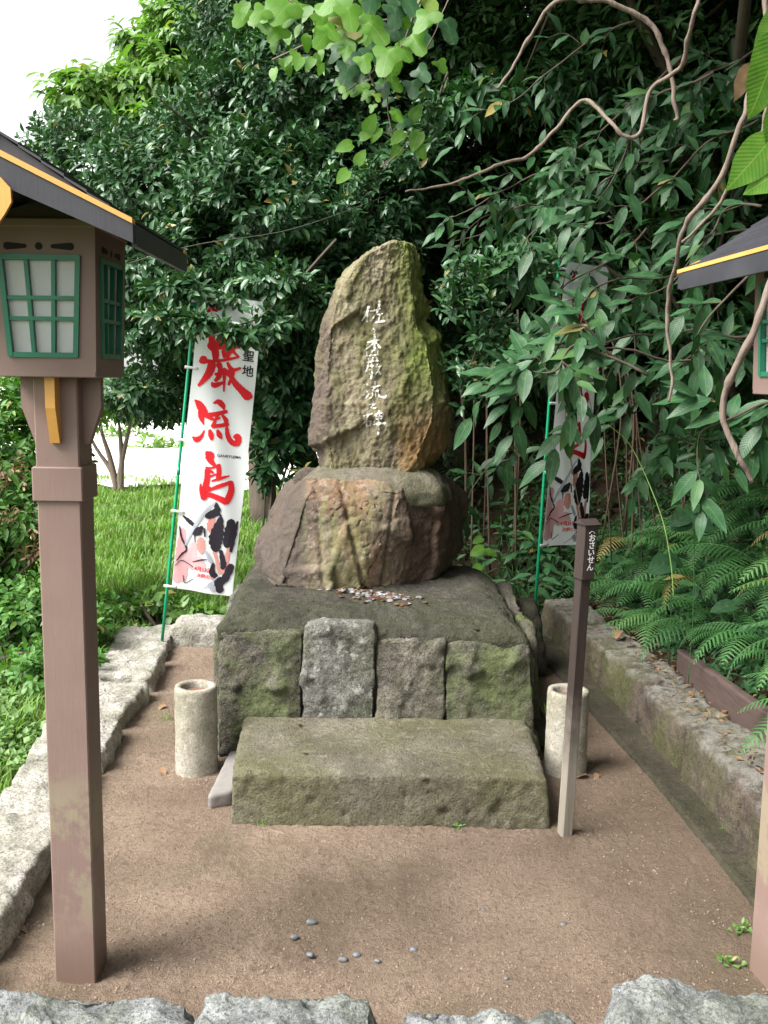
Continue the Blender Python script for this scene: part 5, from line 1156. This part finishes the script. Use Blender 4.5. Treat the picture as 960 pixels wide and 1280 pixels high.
V, F = tube([at(842, 745, 3.4), at(838, 700, 3.5), at(825, 640, 3.6), at(790, 560, 3.8), at(760, 530, 3.9)], .0022, 5, 6); tag(obj('climbing_stem', V, F, GRASS), 'thin green climbing stem rising out of the ferns at the right', 'plant stem')

# bright leaves hanging at the top (kudzu-like)
def lobed(mat):
    V = [(0, 0, 0)]; n = 18; pts = []
    for i in range(n):
        a = -pi*.9+1.8*pi*i/(n-1); r = .5+.18*math.cos(3*a)+.1*math.cos(a); pts.append((.42+r*cos(a), r*.95*sin(a), -.08*r+.05*sin(3*a)))
    V = [(.42, 0, .04)]+pts; F = [(0, i, i+1) for i in range(1, n)]+[(0, n, 1)]
    return newmesh('leaf', V, F, mat, smooth=True, rnd=np.full(len(V), random.random()))
LO = [lobed(LVV) for _ in range(3)]
vt = thing('leafy_vine', at(470, 0, 2.9), 'mass of bright yellow green lobed leaves hanging from the top near the centre', 'vine')
random.seed(21)
spots = [(330, 10, .11), (360, -5, .12), (395, 15, .12), (430, -5, .13), (460, 20, .12), (420, 45, .10), (450, 60, .11), (440, 35, .10), (475, 50, .12), (490, 15, .12), (395, 50, .07), (375, 75, .07), (352, 72, .06), (440, 85, .09), (465, 90, .09), (360, 40, .06), (380, 30, .08), (410, 70, .07), (500, 60, .1), (470, 110, .07), (445, 105, .05), (485, 130, .06), (340, 80, .06), (520, 25, .1), (510, 90, .08), (455, 120, .045), (430, 100, .05), (310, 5, .08), (405, -5, .1), (480, -10, .12), (350, 20, .09), (500, -5, .12), (540, 5, .12)]
LD = [lobed(LBV) for _ in range(2)]  # darker copies of the lobed leaf, with shade put into their colour
for a, b, s_ in [(a+random.uniform(-14, 14), b+random.uniform(-12, 12), s_*.55) for a, b, s_ in spots]+[(a+random.uniform(-22, 30), b+random.uniform(-16, 16), s_*.6) for a, b, s_ in spots]+[(a+random.uniform(-22, 40), b+random.uniform(-20, 10), s_*.5) for a, b, s_ in spots]: put_leaf(vt, random.choice(LO+LD) if a > 425 else random.choice(LO if s_ > .045 else LE+LL), at(a, b, 2.85+random.uniform(-.2, .25)), (random.uniform(-.8, .8), -.3, -.8), (random.uniform(-.5, .5), -.8, .5), s_*1.15)
V, F = join([tube([at(330, -20, 2.9), at(390, 20, 2.9), at(440, 60, 2.9), at(470, 110, 2.9)], .003, 5, 5), tube([at(540, -30, 2.9), at(500, 20, 2.9), at(440, 30, 2.9), at(340, 75, 2.9)], .003, 5, 5)]); obj('stem', V, F, VINE, vt)
for pts, lab in ((((458, 165, 62, .055), (440, 180, 200, .05), (435, 213, 230, .05), (446, 205, 60, .045), (474, 160, 240, .045), (450, 172, 20, .04)), 'pair of small bright three-part leaves at the left of the dangling tendril'), (((515, 150, 60, .05), (524, 165, 250, .06), (505, 165, 220, .05), (522, 182, 300, .045), (500, 182, 240, .045), (498, 150, 120, .04)), 'cluster of small bright leaves at the right of the dangling tendril')):
    t = thing('leafy_tendril', at(pts[0][0], pts[0][1], 2.8), lab, 'vine'); 
    for a, b, an, s_ in pts: put_leaf(t, LL[0] if an % 20 else LL[1], at(a, b, 2.8), (cos(radians(an)), -.25, sin(radians(an))), (random.uniform(-.3, .3), -1, .2), s_)
    V, F = tube([at(490, 165, 2.8), at((490+pts[0][0])/2, pts[0][1]+2, 2.8), at(pts[0][0], pts[0][1], 2.8)], .0012, 4, 3); obj('stem', V, F, VINE, t)
t = thing('large_leaf_vine', at(965, 20, 1.6), 'vine with very large bright leaves at the top right corner, one edge browned', 'vine')
BG = [one_leaf(1, .55, .1, .15, 9, mat=LVV), one_leaf(1, .6, .1, .1, 9, heart=True, mat=LVV), one_leaf(1, .45, .1, .1, 9, mat=DRYLEAF)]
for a, b, dx, dz, s_, k in ((975, 50, -.3, -.9, .13, 1), (972, 165, -.62, -.75, .12, 0), (937, 78, -.3, -.9, .065, 2), (985, 110, -.2, -1, .11, 0), (990, 205, -.8, -.5, .09, 0), (985, 10, -.5, -.6, .08, 1)):
    put_leaf(t, BG[k], at(a, b, 1.65), (dx, -.1, dz), (.25, -1, .3), s_)
V, F = tube([at(970, -30, 1.66), at(972, 60, 1.66), at(985, 160, 1.66), at(995, 220, 1.66)], .003, 5, 4); obj('stem', V, F, VINE, t)

# ------------------------------------------------------------------ grass on the left
def blades(P, hgt, wd, bend=.5):
    n = len(P); az = rng.random(n)*6.28; d = np.stack([np.cos(az), np.sin(az), np.zeros(n)], -1); s_ = np.stack([-d[:, 1], d[:, 0], np.zeros(n)], -1)
    h_ = hgt*(.5+rng.random(n)*.8); b_ = bend*h_*rng.random(n); up = np.array([0, 0, 1.0]); w_ = wd*(.7+.6*rng.random(n))
    A = P-s_*w_[:, None]/2; B = P+s_*w_[:, None]/2; m1 = P+d*(b_*.35)[:, None]+up*(h_*.6)[:, None]; C = m1-s_*w_[:, None]*.35; D = m1+s_*w_[:, None]*.35; E = P+d*b_[:, None]*1.1+up*(h_*.95)[:, None]
    V = np.stack([A, B, C, D, E], 1).reshape(-1, 3); F = (np.array([[0, 1, 3], [0, 3, 2], [2, 3, 4]])[None]+5*np.arange(n)[:, None, None]).reshape(-1, 3)
    return V, F, np.repeat(rng.random(n), 5)
n = 90000
yy = 2.0+11.6*rng.random(n)**1.8; xx = -1.36-rng.random(n)*(1.2+yy*.42)
xx = np.where((yy > 5.55), xx+rng.random(n)*1.3, xx); P = np.stack([xx, yy, terr(xx, yy)], -1)
hh_ = .07+.05*np.clip(fbm(P*1.5, 2), -1, 1); 
V, F, r_ = blades(P, np.maximum(hh_, .03)*(1+.25*(yy > 6)), .004+.0012*yy, .9)
tag(obj('lawn_grass', V, F, GRASS, smooth=False, kind='stuff', rnd=r_, base=False), 'uneven bright green grass beyond the left kerb', 'grass')
n = 5200; yy = 2.2+3.6*rng.random(n); xx = -1.38-rng.random(n)**1.2*1.3; P = np.stack([xx, yy, terr(xx, yy)+.03+.04*rng.random(n)], -1); P = P[fbm(P*2.0+8, 2) > -.1]
V, F, r_ = cluster_leaves(P, np.tile([.2, -.3, 1.0], (len(P), 1)), 4, .035, .75, T5, up=1.2)
tag(obj('clover_cover', V, F, LEAF_LIGHT, smooth=False, kind='stuff', rnd=r_, base=False), 'small round-leaved weeds in the grass along the left kerb', 'weeds')
# a few tufts in the sand
for i, (px, py, h_, lab) in enumerate(((688, 889, .05, 'green tuft of grass at the joint of step and pedestal'), (575, 1032, .035, 'tiny weed sprouting at the front foot of the step'), (905, 1205, .04, 'tiny weed in the sand beside the right lantern post'), (925, 1165, .03, 'tiny weed in the sand near the channel, right front'), (330, 1029, .03, 'tiny weed at the left front corner of the step'), (205, 900, .04, 'wispy grass by the left kerb near the vase'), (130, 945, .04, 'tuft of grass against the left kerb beside the lantern post'), (930, 1000, .05, 'tuft of grass at the edge of the drain channel'))):
    z_ = .178 if i == 0 else .003; p = gz(px, py, z_); P = p+rng.normal(0, .02, (14, 3))*[1, .6, 0]
    if i in (1, 2, 3): V, F, r_ = cluster_leaves(P[:6]+[0, 0, .012], np.tile([0, -.3, 1.0], (6, 1)), 4, .018, .6, T8); 
    else: V, F, r_ = blades(P, h_, .0035, 1.4)
    tag(obj('weed_tuft', V, F, GRASS if i not in (1, 2, 3) else LEAF_LIGHT, smooth=False, rnd=r_), lab, 'weed')

# ------------------------------------------------------------------ coins, fallen leaves, pebbles
cme = newmesh('coin', *cyl(0, 0, 0, .0016, .0112, 18), COIN, smooth=False)
bed = bpy.data.objects['mortar_bed']; bb = BVHTree.FromPolygons([tuple(np.array(v.co)+OFF['mortar_bed']) for v in bed.data.vertices], [tuple(p.vertices) for p in bed.data.polygons])
rs = random.Random(5); cnt = 0
while cnt < 190:
    a, b = rs.gauss(0, 1), rs.gauss(0, 1)
    px = 464+a*31; py = 741+abs(b)*6-3 + (px-462)*.11 + (2 if px > 440 else -3)
    if px < 398 or px > 532 or py < 732: continue
    hit = bb.ray_cast(Vector(CAM), Vector(ray(px, py)).normalized())
    if hit[0] is None or hit[0].y < 3.9: continue
    o = bpy.data.objects.new('coin', cme); COL.objects.link(o); o.location = hit[0]+Vector((0, 0, .0015+rs.random()*.006)); nn = Vector(hit[1])
    o.rotation_euler = (Vector((0, 0, 1)).rotation_difference(nn).to_matrix().to_euler().x*.6+rs.gauss(0, .14), rs.gauss(0, .14), rs.random()*6)
    s_ = rs.uniform(.9, 1.15); o.scale = (s_, s_, 1); tag(o, 'small offering coin in the heap of coins at the foot of the boulder', 'coin', 'offering coins heaped on the pedestal'); cnt += 1
FL = [one_leaf(1, .55, .3, .3, 6, mat=DRYLEAF, name='fallen_leaf') for _ in range(3)]
for px, py, z_, s_, lab in ((595, 790, 'bed', .045, 'yellow brown fallen leaf on the pedestal top'), (372, 907, .182, .035, 'fallen leaf near the rear left of the step top'), (382, 943, .182, .03, 'pale fallen leaf on the left part of the step top'), (497, 906, .182, .02, 'small fallen leaf at the rear middle of the step top'), (207, 882, .006, .05, 'brown fallen leaf on the sand left of the vase'), (28, 1130, .006, .07, 'long dry leaf on the sand by the left kerb'), (20, 1160, .006, .04, 'reddish fallen leaf on the sand at the left edge'), (735, 970, .006, .05, 'brown fallen leaf behind the wooden post'), (745, 968, .006, .04, 'small curled leaf beside the right vase'), (200, 962, .006, .05, 'thin dry leaf at the foot of the left vase'), (775, 790, .23, .09, 'large pale fallen leaf at the foot of the fern bank')):
    if z_ == 'bed': h_ = bb.ray_cast(Vector(CAM), Vector(ray(px, py)).normalized()); p = np.array(h_[0])+[0, 0, .004]
    else: p = gz(px, py, z_)
    o = bpy.data.objects.new('fallen_leaf', random.choice(FL)); COL.objects.link(o); o.location = tuple(p+[0, 0, .006]); o.rotation_euler = (random.uniform(-.2, .2), random.uniform(-.2, .1), random.random()*6); o.scale = (s_,)*3
    tag(o, lab, 'leaf', 'fallen leaves')
for px, py, s_, lab in ((368, 1170, .016, 'grey pebble in the sand, upper left of the pebble group'), (390, 1152, .020, 'flat bluish pebble at the top of the pebble group'), (388, 1192, .015, 'small dark pebble at the lower left of the pebble group'), (428, 1198, .018, 'dark pebble in the middle of the pebble group'), (445, 1192, .016, 'pebble touching the dark one in the middle of the group'), (472, 1200, .013, 'small pebble below right of the pebble group'), (518, 1186, .014, 'pebble lying alone right of the pebble group'), (704, 1155, .016, 'black pebble alone in the sand at the right'), (605, 1136, .013, 'small dark pebble in the middle of the court'), (633, 1222, .010, 'tiny black stone near the front blocks')):
    p = gz(px, py, .004); c_ = [(p[0]+s_*random.uniform(.7, 1.2)*cos(a), p[1]+s_*.7*random.uniform(.7, 1.2)*sin(a)) for a in (-2.4, -1.2, -.3, .9, 2.1, 3.0)]
    V, F = loft([[(a, b, -.004) for a, b in c_], [((a-p[0])*.8+p[0], (b-p[1])*.8+p[1], s_*.45) for a, b in c_]], .004, .004, 2, 2, [(60, .002, 2)])
    tag(obj('pebble', V, F, PEB), lab, 'pebble', 'dark pebbles in the sand')
